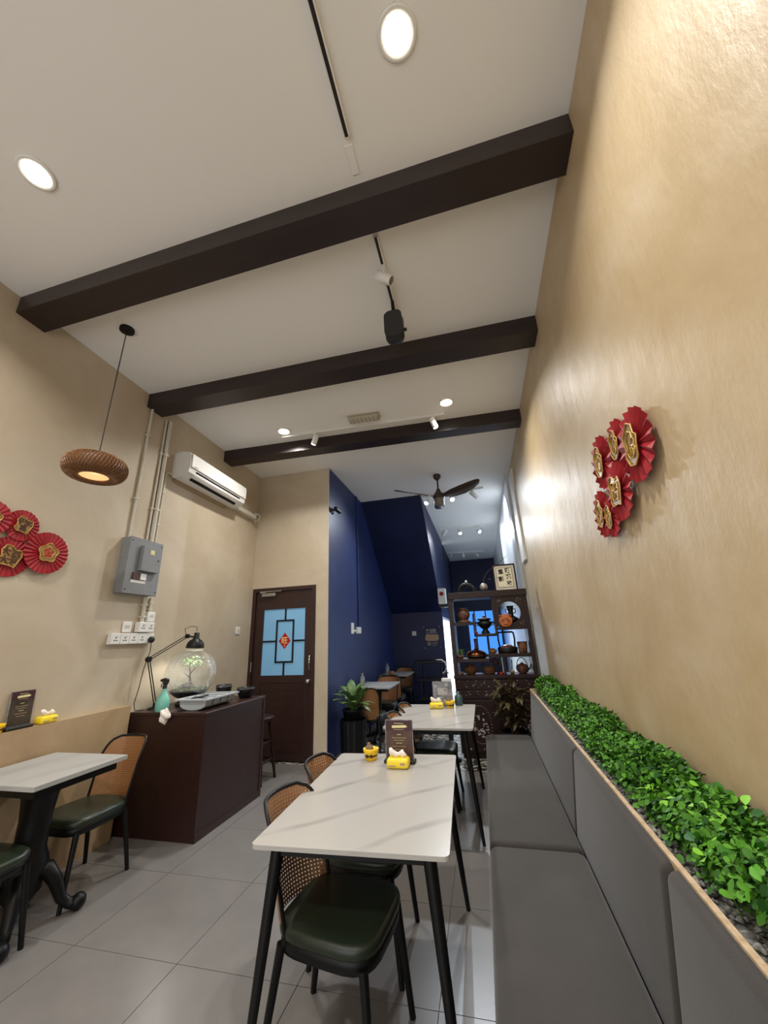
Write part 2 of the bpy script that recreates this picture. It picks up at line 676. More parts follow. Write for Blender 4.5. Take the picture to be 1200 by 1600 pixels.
# ------------------------------------------------------------------ the setting
ZC = 3.83            # ceiling
XR = 0.71            # right wall
YF = -2.2            # shop front behind the photographer
YD = 4.75            # wall with the brown door
YS = 8.5             # wall under the stairs
YE = 13.3            # far end
XB = -1.955          # blue wall
SK = 0.042           # the left wall runs slightly out of square
RL = PI / 2 + math.atan(SK)
RR = -PI / 2


def xw(y):
    return -2.96 - SK * (y - 1.4)


# floor: grout bed with one tile per piece
fl = struct(MB().box(-3.45, XR + .1, YF - .1, 4.705, -0.12, -0.004), 'floor', 'grout',
            'grey porcelain tile floor of the front room')
tile_meshes = {}
xs = [-3.36 + .605 * k for k in range(8)]
ys = [1.975 + .605 * k for k in range(-7, 6)]
for i in range(len(xs) - 1):
    for j in range(len(ys) - 1):
        x0, x1 = max(xs[i], -3.3), min(xs[i + 1], XR)
        y0, y1 = max(ys[j], YF), min(ys[j + 1], 4.7)
        if x1 - x0 < .03 or y1 - y0 < .03:
            continue
        key = (round(x1 - x0, 3), round(y1 - y0, 3))
        if key not in tile_meshes:
            g = .0016
            me = MB().box(-key[0] / 2 + g, key[0] / 2 - g, -key[1] / 2 + g, key[1] / 2 - g, -.006, 0).mesh('tile')
            me.materials.append(MATS['floor_tile'])
            tile_meshes[key] = me
        t = bpy.data.objects.new('tile', tile_meshes[key])
        COL.objects.link(t)
        t.parent = fl
        t.location = ((x0 + x1) / 2, (y0 + y1) / 2, random.uniform(-.0004, .0004))
struct(MB().box(-3.4, 1.0, 4.705, YE + .1, -0.12, -0.001), 'floor_back', 'pebble_floor',
       'mottled pebble floor of the back room')

# walls
LW = MB()
LW.add([(xw(YF), YF, -.1), (xw(YD + .8), YD + .8, -.1), (xw(YD + .8), YD + .8, ZC + .1), (xw(YF), YF, ZC + .1),
        (xw(YF) - .2, YF, -.1), (xw(YD + .8) - .2, YD + .8, -.1), (xw(YD + .8) - .2, YD + .8, ZC + .1), (xw(YF) - .2, YF, ZC + .1)],
       [(0, 1, 2, 3), (7, 6, 5, 4), (0, 4, 5, 1), (3, 2, 6, 7), (1, 5, 6, 2), (0, 3, 7, 4)])
struct(LW, 'wall_left', 'plaster_cream', 'cream plaster wall with the air conditioner')
struct(MB().box(XR, XR + .15, YF, 5.98, -.1, ZC + .1), 'wall_right', 'plaster_gold', 'golden beige trowelled plaster wall')
struct(MB().box(XR - .03, XR - .0005, 5.40, 5.78, 2.33, 3.70), 'trim_4', 'white_plastic', 'white pilaster strip on the right wall')
struct(MB().box(XR - .05, XR + .15, 5.98, YE, -.1, ZC + .1), 'wall_right_back', 'white_wall', 'pale glossy wall of the back room')
# wall with the door opening
DX0, DX1, DZ = -3.085, -2.128, 2.105
WD = MB()
WD.box(-3.25, DX0, YD, YD + .15, -.1, ZC + .1)
WD.box(DX1, XB, YD, YD + .15, -.1, ZC + .1)
WD.box(DX0, DX1, YD, YD + .15, DZ, ZC + .1)
struct(WD, 'wall_door', 'plaster_cream', 'cream plaster wall around the brown door')
struct(MB().box(-3.4, XB - .01, YD + .6, YD + .75, -.1, ZC), 'wall_store', 'plaster_cream')
struct(MB().box(XB - .15, XB + .002, YD + .02, YS + .1, -.1, ZC + .1), 'wall_blue', 'blue_paint', 'blue painted side wall')
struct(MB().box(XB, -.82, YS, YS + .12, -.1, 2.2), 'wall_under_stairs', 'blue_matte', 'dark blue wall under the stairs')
# stair soffit: one solid wedge that comes down from the ceiling
ST = MB()
ST.prism([(6.33, ZC + .02), (8.62, 1.76), (10.6, 1.76), (10.6, 2.4), (10.2, ZC + .02)], XB, -.82, 'yz')
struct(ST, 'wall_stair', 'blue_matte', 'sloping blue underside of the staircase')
struct(MB().box(-.97, -.83, 10.45, YE, -.1, 1.76), 'wall_corridor', 'corridor_white', 'bright white wall of the rear passage')
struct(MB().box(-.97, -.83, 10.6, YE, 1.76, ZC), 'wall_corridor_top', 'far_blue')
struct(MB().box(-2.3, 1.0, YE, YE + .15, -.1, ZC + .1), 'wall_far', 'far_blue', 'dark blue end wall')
w2 = MB()  # glowing panel added in place of the lit passage wall, brightens the back room
w2.box(-.90, -.82, YS + .12, YS + .17, 0, 1.76)
w2.box(-.90, -.82, 10.38, 10.45, 0, 1.76)
w2.box(-.90, -.82, YS + .17, 10.38, 1.70, 1.76)
fill_root = struct(w2, 'fill_panel', 'white_plastic', 'added glowing white panel standing in for the lit rear passage wall')
for a_, b_ in ((YS + .17, 9.26), (9.28, 10.38)):
    MB().box(-.87, -.85, a_, b_, 0.0, 1.70).build('pane', 'fill_glow', fill_root)
# shop front behind the photographer: piers and lintel round an open entrance
WF = MB()
WF.box(-3.3, -2.75, YF - .15, YF, -.1, ZC + .1)
WF.box(.35, XR + .15, YF - .15, YF, -.1, ZC + .1)
WF.box(-2.75, .35, YF - .15, YF, 2.7, ZC + .1)
struct(WF, 'wall_front', 'plaster_cream', 'shop front wall with a wide entrance')
struct(MB().box(-3.45, 1.0, YF - .15, YE + .15, ZC, ZC + .15), 'ceiling', 'ceiling_paint', 'plain white ceiling')


# beams
def beam(n, nl, nr, fl_, fr, zb, label):
    mb = MB()
    (xl0, yl0), (xr0, yr0), (xl1, yl1), (xr1, yr1) = nl, nr, fl_, fr
    v = []
    for z in (zb, ZC + .01):
        v += [(xl0, yl0, z), (xr0, yr0, z), (xr1, yr1, z), (xl1, yl1, z)]
    mb.add(v, [(0, 3, 2, 1), (4, 5, 6, 7), (0, 1, 5, 4), (1, 2, 6, 5), (2, 3, 7, 6), (3, 0, 4, 7)])
    struct(mb, 'trim_%d' % n, 'beam_wood', label)


beam(1, (xw(1.37) - .02, 1.372), (XR + .005, 1.338), (xw(1.56) - .02, 1.565), (XR + .005, 1.528), 3.69,
     'dark brown ceiling beam in front of the hanging speaker')
beam(2, (xw(2.55) - .02, 2.545), (XR + .005, 2.615), (xw(2.74) - .02, 2.74), (XR + .005, 2.805), 3.68,
     'dark brown ceiling beam behind the hanging speaker')
beam(3, (xw(3.81) - .02, 3.812), (XR + .005, 3.985), (xw(3.99) - .02, 3.99), (XR + .005, 4.155), 3.68,
     'dark brown ceiling beam beside the two lit track spotlights')

# half-height ledge along the left wall
LG = MB()
y0, y1 = YF, 2.86
xl = lambda y: -2.93 - .03 * (y - 2.3)
LG.add([(xl(y0), y0, 0), (xl(y1), y1, 0), (xl(y1), y1, .93), (xl(y0), y0, .93),
        (xw(y0) - .01, y0, 0), (xw(y1) - .01, y1, 0), (xw(y1) - .01, y1, .93), (xw(y0) - .01, y0, .93)],
       [(0, 1, 2, 3), (7, 6, 5, 4), (0, 4, 5, 1), (3, 2, 6, 7), (1, 5, 6, 2), (0, 3, 7, 4)])
struct(LG, 'wall_left_ledge', 'plaster_ledge', 'low tan half wall with a flat ledge along the left wall')

# door
dr = MB()
dr.box(DX0, DX0 + .05, YD - .012, YD + .12, 0, DZ)
dr.box(DX1 - .05, DX1, YD - .012, YD + .12, 0, DZ)
dr.box(DX0 + .05, DX1 - .05, YD - .012, YD + .12, DZ - .05, DZ)
door = struct(dr, 'door_1', 'door_wood', 'dark brown wooden door with blue frosted glass panes')
LX0, LX1 = DX0 + .055, DX1 - .055
GX0, GX1, GZ0, GZ1 = -2.905, -2.285, .97, 1.81
lf = MB()
yl0_, yl1_ = YD + .012, YD + .055
lf.box(LX0, GX0, yl0_, yl1_, .01, DZ - .055)
lf.box(GX1, LX1, yl0_, yl1_, .01, DZ - .055)
lf.box(GX0, GX1, yl0_, yl1_, GZ1, DZ - .055)
lf.box(GX0, GX1, yl0_, yl1_, .88, GZ0)
lf.box(GX0, GX1, yl0_, yl1_, .01, .10)
lf.build('door_leaf', 'door_wood', door)
for k in range(8):
    z = .101 + k * .0973
    MB().rbox(GX0 + .002, GX1 - .002, yl0_ + .003, yl1_ - .004, z, z + .0955, .0015, 1).build('plank', 'door_wood', door)
lt = MB()
bw = .011
ix0, ix1, iz0, iz1 = -2.70, -2.455, 1.13, 1.655
mxc, mzc = (GX0 + GX1) / 2, (GZ0 + GZ1) / 2
yb0, yb1 = yl0_ + .002, yl0_ + .024
lt.box(ix0 - bw, ix0 + bw, yb0, yb1, iz0 - bw, iz1 + bw)
lt.box(ix1 - bw, ix1 + bw, yb0, yb1, iz0 - bw, iz1 + bw)
lt.box(ix0 + bw, ix1 - bw, yb0, yb1, iz1 - bw, iz1 + bw)
lt.box(ix0 + bw, ix1 - bw, yb0, yb1, iz0 - bw, iz0 + bw)
cx = (ix0 + ix1) / 2
lt.box(cx - bw, cx + bw, yb0, yb1, iz1 + bw, GZ1)
lt.box(cx - bw, cx + bw, yb0, yb1, GZ0, iz0 - bw)
zc_ = (iz0 + iz1) / 2
lt.box(GX0, ix0 - bw, yb0, yb1, zc_ - bw, zc_ + bw)
lt.box(ix1 + bw, GX1, yb0, yb1, zc_ - bw, zc_ + bw)
lt.build('lattice', 'black_metal', door)
yg0, yg1 = yl0_ + .012, yl0_ + .020
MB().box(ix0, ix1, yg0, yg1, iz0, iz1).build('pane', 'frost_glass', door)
for sx_, sz_ in ((0, 0), (1, 0), (0, 1), (1, 1)):
    ox = GX1 if sx_ else GX0
    oz = GZ1 if sz_ else GZ0
    jx = ix1 if sx_ else ix0
    jz = iz1 if sz_ else iz0
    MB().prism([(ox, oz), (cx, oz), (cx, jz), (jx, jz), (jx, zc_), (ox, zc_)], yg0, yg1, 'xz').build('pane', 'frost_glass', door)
hd = MB()
hd.tube([(-2.19, yl0_, 1.205), (-2.19, yl0_ - .045, 1.195), (-2.19, yl0_ - .05, 1.12), (-2.19, yl0_ - .045, 1.04), (-2.19, yl0_, 1.03)], .009, 8)
hd.build('handle', 'chrome', door)
kb = MB()
kb.lathe([(.026, 0), (.026, .008), (.012, .012), (.012, .035), (.026, .045), (.028, .06), (.018, .072), (1e-6, .074)], 16,
         Matrix.Translation((-2.205, yl0_, .90)) @ Matrix.Rotation(PI / 2, 4, 'X'))
kb.build('knob', 'chrome', door)
cl = MB()
cl.rbox(-2.93, -2.72, yl0_ - .05, yl0_ - .001, 1.985, 2.035, .006, 2)
cl.box(-2.86, -2.62, yl0_ - .062, yl0_ - .05, 2.046, 2.058)
cl.box(-2.95, -2.86, yl0_ - .062, yl0_ - .045, 2.034, 2.058)
cl.build('door_closer', 'steel', door)
MB().cyl((LX0 - .005, YD - .018, 1.02), (LX0 - .005, YD - .018, 1.14), .008, n=8).build('hinge', 'steel', door)
# red charm stuck on the middle pane
rs_ = thing('door_charm', 'small red diamond paper charm with a gold character on the door glass', 'charm', (-2.578, yg0 - .0005, 1.395))
MB().prism([(0, -.105), (.088, 0), (0, .105), (-.088, 0)], -.0025, -.0003, 'xz').build('paper', 'red_print', rs_)
text_part('旺', .095, .001, 'gold_flat', rs_, (0, -.0032, .005), bold=.0015)
text_part('福', .024, .001, 'gold_flat', rs_, (0, -.0032, -.06))

# far window, blue with daylight
wn = MB()
WX0, WX1, WZ0, WZ1 = -.42, .60, .72, 2.07
wn.box(WX0 - .06, WX0, YE - .05, YE, WZ0 - .06, WZ1 + .06)
wn.box(WX1, WX1 + .05, YE - .05, YE, WZ0 - .06, WZ1 + .06)
wn.box(WX0, WX1, YE - .05, YE, WZ1, WZ1 + .06)
wn.box(WX0, WX1, YE - .05, YE, WZ0 - .06, WZ0)
for xx in (-.2, .16):
    wn.box(xx - .02, xx + .02, YE - .05, YE, WZ0, WZ1)
wn.box(WX0, WX1, YE - .05, YE, 1.66, 1.70)
win = struct(wn, 'window_1', 'far_blue', 'blue daylit window in the far end wall')
for a, b in ((WX0, -.22), (-.18, .14), (.18, WX1)):
    MB().box(a, b, YE - .02, YE - .005, WZ0, 1.66).build('pane', 'sky_glass', win)
    MB().box(a, b, YE - .02, YE - .005, 1.70, WZ1).build('pane', 'sky_glass', win)


# ------------------------------------------------------------------ ceiling lamps
def downlight(x, y, label):
    t = thing('recessed_downlight', label, 'downlight', (x, y, ZC), 0, 'recessed ceiling downlights')
    MB().lathe([(.062, -.002), (.085, -.002), (.085, -.010), (.078, -.014), (.062, -.010), (.062, -.002)], 28).build('trim_ring', 'white_plastic', t)
    MB().lathe([(.061, -.006), (.045, -.008), (1e-6, -.0085)], 28).build('diffuser', 'lamp_disc', t)
    lamp('downlight_lamp', 'AREA', (0, 0, -.02), P_DOWN, WARM, t, size=.12)
    return t


downlight(-.061, .864, 'bright round downlight in the ceiling over the sofa bench, before the first beam')
downlight(-2.035, .838, 'bright round downlight in the ceiling by the left wall, before the first beam')
downlight(-2.075, 3.60, 'round downlight by the end of the white track near the air conditioner')
downlight(-.098, 3.60, 'round downlight between the emergency light and the golden wall')
downlight(-.06, -1.3, 'round downlight in the ceiling near the entrance, sofa side')
downlight(-2.03, -1.3, 'round downlight in the ceiling near the entrance, ledge side')


def track_head(parent, x, y, aim, lit, color, power, name='spot_head', z=ZC - .03):
    """bracket + cylinder head hung below a track; aim is a direction"""
    d = Vector(aim).normalized()
    p = Vector((x, y, z - .085))
    br = MB()
    br.box(x - .018, x + .018, y - .035, y + .035, z - .018, z)
    br.cyl((x, y, z - .018), (x, y, z - .05), .007, n=8)
    br.cyl((x, y, z - .05), p, .006, n=8)
    k = 1.25 if color is COOL else 1.0
    b = p + d * .065 * k
    q = d.to_track_quat('Z', 'Y').to_matrix().to_4x4()
    h = MB()
    h.lathe([(.028 * k, -.065 * k), (.033 * k, -.061 * k), (.033 * k, .063 * k), (.030 * k, .065 * k), (.0285 * k, .052 * k), (1e-6, .052 * k)], 20, Matrix.Translation(p) @ q)
    head = h.build(name, 'white_plastic', parent)
    br.build('bracket', 'white_plastic', head)
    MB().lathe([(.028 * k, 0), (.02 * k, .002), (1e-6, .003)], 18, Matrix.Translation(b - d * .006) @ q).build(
        'lens', ('lamp_disc_cool' if color is COOL else 'lamp_disc') if lit else 'fan_grey', head)  # unlit lens greyed to imitate the shaded opening
    if lit:
        e = (-d).to_track_quat('Z', 'Y').to_euler()
        lamp('spot_lamp', 'SPOT', b + d * .006, power, color, parent, e, .03, math.radians(100), .9)


def track(name, label, p0, p1, heads, m='white_plastic', color=WARM, power=P_TRACK_WARM, group=None):
    p0, p1 = Vector(p0), Vector(p1)
    base = Vector((0, 0, 0))
    t = thing(name, label, 'track light', base, 0, group)
    d = (p1 - p0).normalized()
    s = Vector((-d.y, d.x, 0)) * .016
    z0, z1 = ZC - .03, ZC - .0005
    v = []
    for z in (z0, z1):
        for q in (p0 - s, p1 - s, p1 + s, p0 + s):
            v.append((q.x, q.y, z))
    MB().add(v, [(0, 3, 2, 1), (4, 5, 6, 7), (0, 1, 5, 4), (1, 2, 6, 5), (2, 3, 7, 6), (3, 0, 4, 7)]).build('rail', 'white_plastic', t)
    if m == 'slot':
        v = []
        for z in (z0 - .001, z0 + .002):
            for q in (p0 - s * .55, p1 - s * .55, p1 + s * .55, p0 + s * .55):
                v.append((q.x, q.y, z))
        MB().add(v, [(0, 3, 2, 1), (4, 5, 6, 7), (0, 1, 5, 4), (1, 2, 6, 5), (2, 3, 7, 6), (3, 0, 4, 7)]).build('slot', 'cord_black', t)
    for (x, y, aim, lit) in heads:
        track_head(t, x, y, aim, lit, color, power)
    return rebase(t, ((p0.x + p1.x) / 2, (p0.y + p1.y) / 2, ZC))


track('track_light', 'bare ceiling track with a dark slot before the first beam', (-.372, .2, 0), (-.378, 1.12, 0), [], 'slot')
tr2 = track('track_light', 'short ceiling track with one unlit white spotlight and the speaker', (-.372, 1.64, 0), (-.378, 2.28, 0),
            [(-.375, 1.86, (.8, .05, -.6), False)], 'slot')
track('track_light', 'long white track with two lit spotlights beside the last beam', (-2.16, 3.70, 0), (-.14, 3.81, 0),
      [(-1.72, 3.73, (-.35, .12, -.85), True), (-.27, 3.80, (.3, .12, -.9), True)])
track('track_light', 'white track with three spotlights behind the ceiling fan', (-.80, 6.42, 0), (.30, 6.36, 0),
      [(-.70, 6.415, (-.3, -.6, -.7), True), (-.26, 6.39, (.1, -.65, -.7), True), (.13, 6.37, (.6, .55, -.6), True)],
      color=COOL, power=P_TRACK_COOL)
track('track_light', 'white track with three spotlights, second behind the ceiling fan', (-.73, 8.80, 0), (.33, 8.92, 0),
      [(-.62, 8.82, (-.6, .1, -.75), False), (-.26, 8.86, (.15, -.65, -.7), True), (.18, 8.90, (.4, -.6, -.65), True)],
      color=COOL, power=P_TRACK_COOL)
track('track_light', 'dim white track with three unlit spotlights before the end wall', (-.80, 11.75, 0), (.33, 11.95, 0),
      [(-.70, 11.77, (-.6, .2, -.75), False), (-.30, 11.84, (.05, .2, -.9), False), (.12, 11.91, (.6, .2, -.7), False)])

# junction plate left on the ceiling after the first track
MB().rbox(-.408, -.366, 1.165, 1.30, ZC - .008, ZC, .003, 1).build('ceiling_cover_plate', 'ceiling_paint')
tag(bpy.data.objects['ceiling_cover_plate'], 'small white cover plate on the ceiling before the first beam', 'cover plate')

# speaker
sp = thing('hanging_speaker', 'black rounded speaker box hanging from the short ceiling track', 'speaker', (-.375, 2.16, 3.565))
MB().rbox(-.070, .070, -.05, .06, -.118, .118, .048, 5, soft=True).build('body', 'black_plastic', sp)
gp = []
for cx_, cz_, a0 in ((.02, .068, 0), (-.02, .068, 90), (-.02, -.068, 180), (.02, -.068, 270)):
    for k in range(6):
        a = math.radians(a0 + 18 * k)
        gp.append((cx_ + .046 * math.cos(a), cz_ + .046 * math.sin(a)))
MB().prism(gp, -.062, -.045, 'xz').build('grille', 'speaker_grille', sp)
MB().tube([(0, .0, .11), (0, -.01, .17), (0, -.03, .234)], [.022, .014, .012], 10).build('mount', 'black_metal', sp)
MB().cyl((.07, 0, -.03), (.09, 0, -.03), .012, n=10).build('knob', 'black_plastic', sp)

# emergency light
em = thing('emergency_light', 'cream emergency light fixed to the ceiling between two beams', 'emergency light', (-1.045, 3.585, ZC), math.radians(3.5))
MB().rbox(-.19, .19, -.07, .07, -.012, 0, .004, 1).build('base', 'cream_plastic', em)
MB().rbox(-.18, .18, -.058, .058, -.055, -.012, .015, 3).build('diffuser', 'sensor_white', em)
for k in range(7):
    MB().box(-.15 + k * .047, -.135 + k * .047, -.05, .05, -.058, -.055).build('rib', 'cream_plastic', em)

# ceiling fan
fn = thing('ceiling_fan', 'dark bronze three-blade ceiling fan in the back room', 'ceiling fan', (-.425, 5.56, ZC))
MB().lathe([(.055, 0), (.062, -.02), (.058, -.05), (.03, -.085), (.014, -.10), (1e-6, -.10)], 20).build('canopy', 'bronze', fn)
MB().cyl((0, 0, -.09), (0, 0, -.27), .013, n=12).build('rod', 'bronze', fn)
MB().lathe([(.014, -.23), (.028, -.25), (.04, -.29), (.085, -.35), (.095, -.385), (.08, -.41), (.02, -.42), (1e-6, -.42)], 24).build('motor', 'bronze', fn)
MB().lathe([(.075, -.405), (.078, -.45), (.072, -.50), (.05, -.525), (1e-6, -.53)], 24).build('housing', 'fan_grey', fn)


def blade(angle):
    secs = [(.05, .035, 0, -.375, 6), (.13, .05, .01, -.375, 18), (.25, .08, .02, -.375, 27), (.42, .09, .02, -.368, 26),
            (.58, .08, .01, -.352, 22), (.69, .055, -.01, -.335, 16), (.735, .02, -.025, -.325, 8)]
    v, f = [], []
    for (r, w, o, z, tw) in secs:
        a = math.radians(tw)
        for s, h in ((-1, .004), (0, .008), (1, .004), (1, -.004), (0, -.006), (-1, -.004)):
            y = o + s * w * math.cos(a)
            zz = z - s * w * math.sin(a) + h
            v.append((r, y, zz))
    for i in range(len(secs) - 1):
        for k in range(6):
            k2 = (k + 1) % 6
            f.append((i * 6 + k, i * 6 + k2, (i + 1) * 6 + k2, (i + 1) * 6 + k))
    f.append(list(range(6)))
    f.append([(len(secs) - 1) * 6 + k for k in range(6)][::-1])
    MB().add(v, f, True, Matrix.Rotation(angle, 4, 'Z')).build('blade', 'bronze', fn)


for a in (213, 331, 92):
    blade(math.radians(a))

# pendant
PXc, PYc = -2.495, 1.815
pd = thing('pendant_lamp', 'woven bamboo drum pendant lamp on a long dark cord', 'pendant lamp', (PXc, PYc, ZC))
MB().lathe([(.052, 0), (.052, -.022), (.046, -.026), (1e-6, -.026)], 24).build('ceiling_rose', 'black_metal', pd)
MB().cyl((0, 0, -.02), (0, 0, 2.66 - ZC), .0035, n=6).build('cord', 'cord_black', pd)
ZP = 2.597 - ZC
prof = []
for k in range(0, 13):
    a = math.radians(118 - k * 236 / 12)
    prof.append((.126 + .064 * math.cos(a), ZP + .076 * math.sin(a)))
prof = [(.04, ZP + .072)] + prof
sh = MB()
NS = 56
vv, ff = [], []
for i, (r, z) in enumerate(prof):
    for k in range(NS):
        a = 2 * PI * (k + .5 * (i % 2)) / NS
        vv.append((r * math.cos(a), r * math.sin(a), z))
for i in range(len(prof) - 2):
    for k in range(NS):
        # diamonds spanning two rows give the diagonal weave
        if i % 2 == 0:
            ff.append((i * NS + k, (i + 1) * NS + k, (i + 2) * NS + k, (i + 1) * NS + (k - 1) % NS))
        else:
            ff.append((i * NS + k, (i + 1) * NS + (k + 1) % NS, (i + 2) * NS + k, (i + 1) * NS + k))
sh.add(vv, ff, False)
shade = sh.build('shade', 'bamboo', pd)
w_ = shade.modifiers.new('weave', 'WIREFRAME')
w_.thickness = .005
w_.use_replace = True
w_.use_even_offset = False
ln = MB()
ln.lathe([(max(.035, r - .005), z) for r, z in prof], 40)
ln.f = [f for f in ln.f if len(f) == 4]
ln.smooth = ln.smooth[:len(ln.f)]
ln.build('lining', 'bamboo_lining', pd)
MB().lathe([(.086, ZP - .066), (.098, ZP - .070), (.098, ZP - .060), (.086, ZP - .056)], 40).build('rim', 'bamboo', pd)
MB().lathe([(.088, ZP - .058), (.07, ZP - .01), (.045, ZP + .03), (1e-6, ZP + .04)], 32).build('reflector', 'lamp_glow', pd)
MB().sphere((0, 0, ZP + .0), .026, 16, 10).build('bulb', 'lamp_bulb_warm', pd)
MB().cyl((0, 0, ZP + .03), (0, 0, ZP + .08), .015, n=12).build('socket', 'black_metal', pd)
lamp('pendant_glow', 'POINT', (0, 0, ZP - .04), .8, (1, .78, .52), pd, size=.04)


# ------------------------------------------------------------------ things on the left wall (local x runs along the wall, -y into the room)
def on_left(name, label, cat, y, z, group=None, gap=0.001):
    return thing(name, label, cat, (xw(y) + gap, y, z), RL, group)


# air conditioner
ac = on_left('air_conditioner', 'white wall-mounted air conditioner on the cream wall', 'air conditioner', 2.98, 3.085)
W = 1.06
side = [(0, .02), (0, .285), (-.10, .30), (-.185, .285), (-.215, .25), (-.222, .12), (-.205, .05), (-.13, 0.0), (-.03, 0.0)]
MB().prism(side, 0, W, 'yz').build('body', 'white_plastic', ac)
MB().rbox(.01, W - .005, -.232, -.218, .105, .262, .006, 2).build('front_panel', 'white_plastic', ac)
vt = MB()
vt.add([(.10, -.219, .088), (W - .12, -.219, .088), (W - .12, -.137, .001), (.10, -.137, .001)], [(0, 1, 2, 3)])
vt.v = [p + Vector((0, -.004, -.003)) for p in vt.v]
vt.build('vent', 'dark_hole', ac)
MB().prism([(-.205, .045), (-.185, .024), (-.180, .028), (-.200, .049)], .10, W - .12, 'yz').build('louver', 'white_plastic', ac)
MB().box(.05, .11, -.2335, -.232, .118, .126).build('badge', 'grey_metal', ac)
MB().box(W - .09, W - .06, -.2335, -.232, .118, .124).build('indicator', 'grey_metal', ac)
MB().box(.04, W - .1, -.02, -.0005, -.035, .02).build('shadow_strip', 'plaster_ledge', ac)  # tan strip in place of the shadow under the unit
dt = MB()
dt.rbox(W - .18, 1.60, -.075, -.001, .01, .075, .01, 2)
dt.build('pipe_trunking', 'cream_plastic', ac)
MB().lathe([(.065, 0), (.065, .02), (.05, .03), (.05, .05), (.045, .05)], 20,
           Matrix.Translation((1.60, -.06, .045)) @ Matrix.Rotation(PI / 2, 4, 'Y')).build('pipe_flange', 'white_plastic', ac)


# conduits (straight pipes clipped to the wall)
def conduit(label, y, z0, z1, r, top=None):
    t = on_left('conduit_pipe', label, 'pipe', y, z0, 'white conduits on the left wall')
    pts = [(0, -r - .003, 0), (0, -r - .003, z1 - z0)]
    if top:
        pts = [(0, -r - .003, 0), (0, -r - .003, z1 - z0 - .04)] + [(top[0] * (1 - math.cos(a)), -r - .003 + top[1] * math.sin(a) * 0, z1 - z0 - .04 + .04 * math.sin(a)) for a in (.5, 1.0, 1.5)] + [(top[0] + .05, -r - .003, z1 - z0)]
    MB().tube(pts, r, 12).build('pipe', 'cream_plastic', t)
    for q in (.25, .7):
        zz = (z1 - z0) * q
        MB().box(-r - .006, r + .006, -2 * r - .006, 0, zz - .008, zz + .008).build('clip', 'cream_plastic', t)
    return t


conduit('white conduit pipe rising from the left corner of the grey electrical box', 2.60, 2.345, ZC - .004, .012)
conduit('thin white conduit rising beside the thick conduit to the beam', 2.795, 2.345, 3.68, .010)
conduit('thick white conduit between the electrical box and the second beam', 2.84, 2.345, 3.68, .020)
conduit('white pipe bending into the side of the air conditioner', 2.892, 2.345, 3.12, .012, top=(.04, 0))
conduit('thick white conduit between the electrical box and the sockets', 2.88, 1.60, 1.835, .017)
conduit('thin white conduit above the small switch over the sockets', 2.955, 1.69, 1.835, .012)

# distribution box
db = on_left('distribution_box', 'grey metal electrical distribution box on the cream wall', 'electrical box', 2.73, 1.84)
BWd = .185
MB().rbox(-BWd, BWd, -.085, 0, 0, .49, .004, 1).build('body', 'grey_metal', db)
MB().rbox(-BWd - .004, BWd + .004, -.098, -.085, -.004, .494, .004, 1).build('cover', 'grey_metal', db)
MB().rbox(-.07, .135, -.135, -.098, .20, .43, .004, 1).build('door', 'grey_metal', db)
MB().box(.01, .055, -.1365, -.135, .36, .40).build('warning_label', 'print_cream', db)
MB().cyl((.11, -.135, .315), (.11, -.139, .315), .008, n=10).build('latch', 'black_plastic', db)
MB().box(-.115, -.035, -.110, -.098, .125, .18).build('breaker', 'choc', db)
MB().box(-.033, .03, -.110, -.098, .125, .18).build('breaker', 'white_plastic', db)
MB().box(-.12, .035, -.100, -.098, .095, .118).build('label_strip', 'white_plastic', db)
for sx_, sz_ in ((-.165, .03), (.165, .03), (-.165, .46), (.165, .46), ):
    MB().cyl((sx_, -.098, sz_), (sx_, -.101, sz_), .006, n=8).build('screw', 'black_plastic', db)


def switch_plate(t, x0, x1, z0, z1, d=.035):
    MB().rbox(x0, x1, -d, 0, z0, z1, .005, 2).build('plate', 'white_plastic', t)


def socket(t, xc, zc, d, s=.04):
    o = MB()
    for (dx, dz, w, h) in ((0, .012, .004, .008), (-.011, -.010, .007, .004), (.011, -.010, .007, .004)):
        o.box(xc + dx - w, xc + dx + w, -d - .0008, -d, zc + dz - h, zc + dz + h)
    p = o.build('pin_holes', 'dark_hole', t)
    MB().rbox(xc + .012, xc + .026, -d - .005, -d, zc + .018, zc + .034, .002, 1).build('rocker', 'white_plastic', t)


sk = on_left('socket_strip', 'white row of five power sockets on the cream wall', 'power socket', 2.80, 1.425)
for k in range(5):
    xa = -.225 + k * .09
    MB().rbox(xa, xa + .088, -.045, 0, 0, .088, .004, 2).build('socket_plate', 'white_plastic', sk)
    socket(sk, xa + .044, .04, .045)
s2 = on_left('wall_switch', 'flat square white switch beside the double socket, above the socket row', 'switch', 2.745, 1.522)
switch_plate(s2, -.045, .045, 0, .088, .012)
MB().rbox(-.024, .024, -.016, -.012, .035, .062, .002, 1).build('rocker', 'cream_plastic', s2)
s3 = on_left('double_socket', 'white double power socket just above the socket row', 'power socket', 2.915, 1.520)
switch_plate(s3, -.085, .085, 0, .09, .055)
socket(s3, -.043, .045, .055)
socket(s3, .043, .045, .055)
s4 = on_left('wall_switch', 'small white switch box highest above the socket row', 'switch', 2.965, 1.615)
switch_plate(s4, -.042, .042, 0, .088, .04)
MB().rbox(-.022, .022, -.044, -.04, .04, .065, .002, 1).build('rocker', 'cream_plastic', s4)
s5 = on_left('wall_switch', 'lone white switch on the cream wall beside the brown door', 'switch', 4.45, 1.50)
switch_plate(s5, -.045, .045, 0, .09, .012)
MB().rbox(-.02, .02, -.017, -.012, .03, .062, .002, 1).build('rocker', 'cream_plastic', s5)
pg = on_left('power_plug', 'black three-pin plug with a thin cable hanging to the counter', 'plug', 2.98, 1.455, gap=.047)
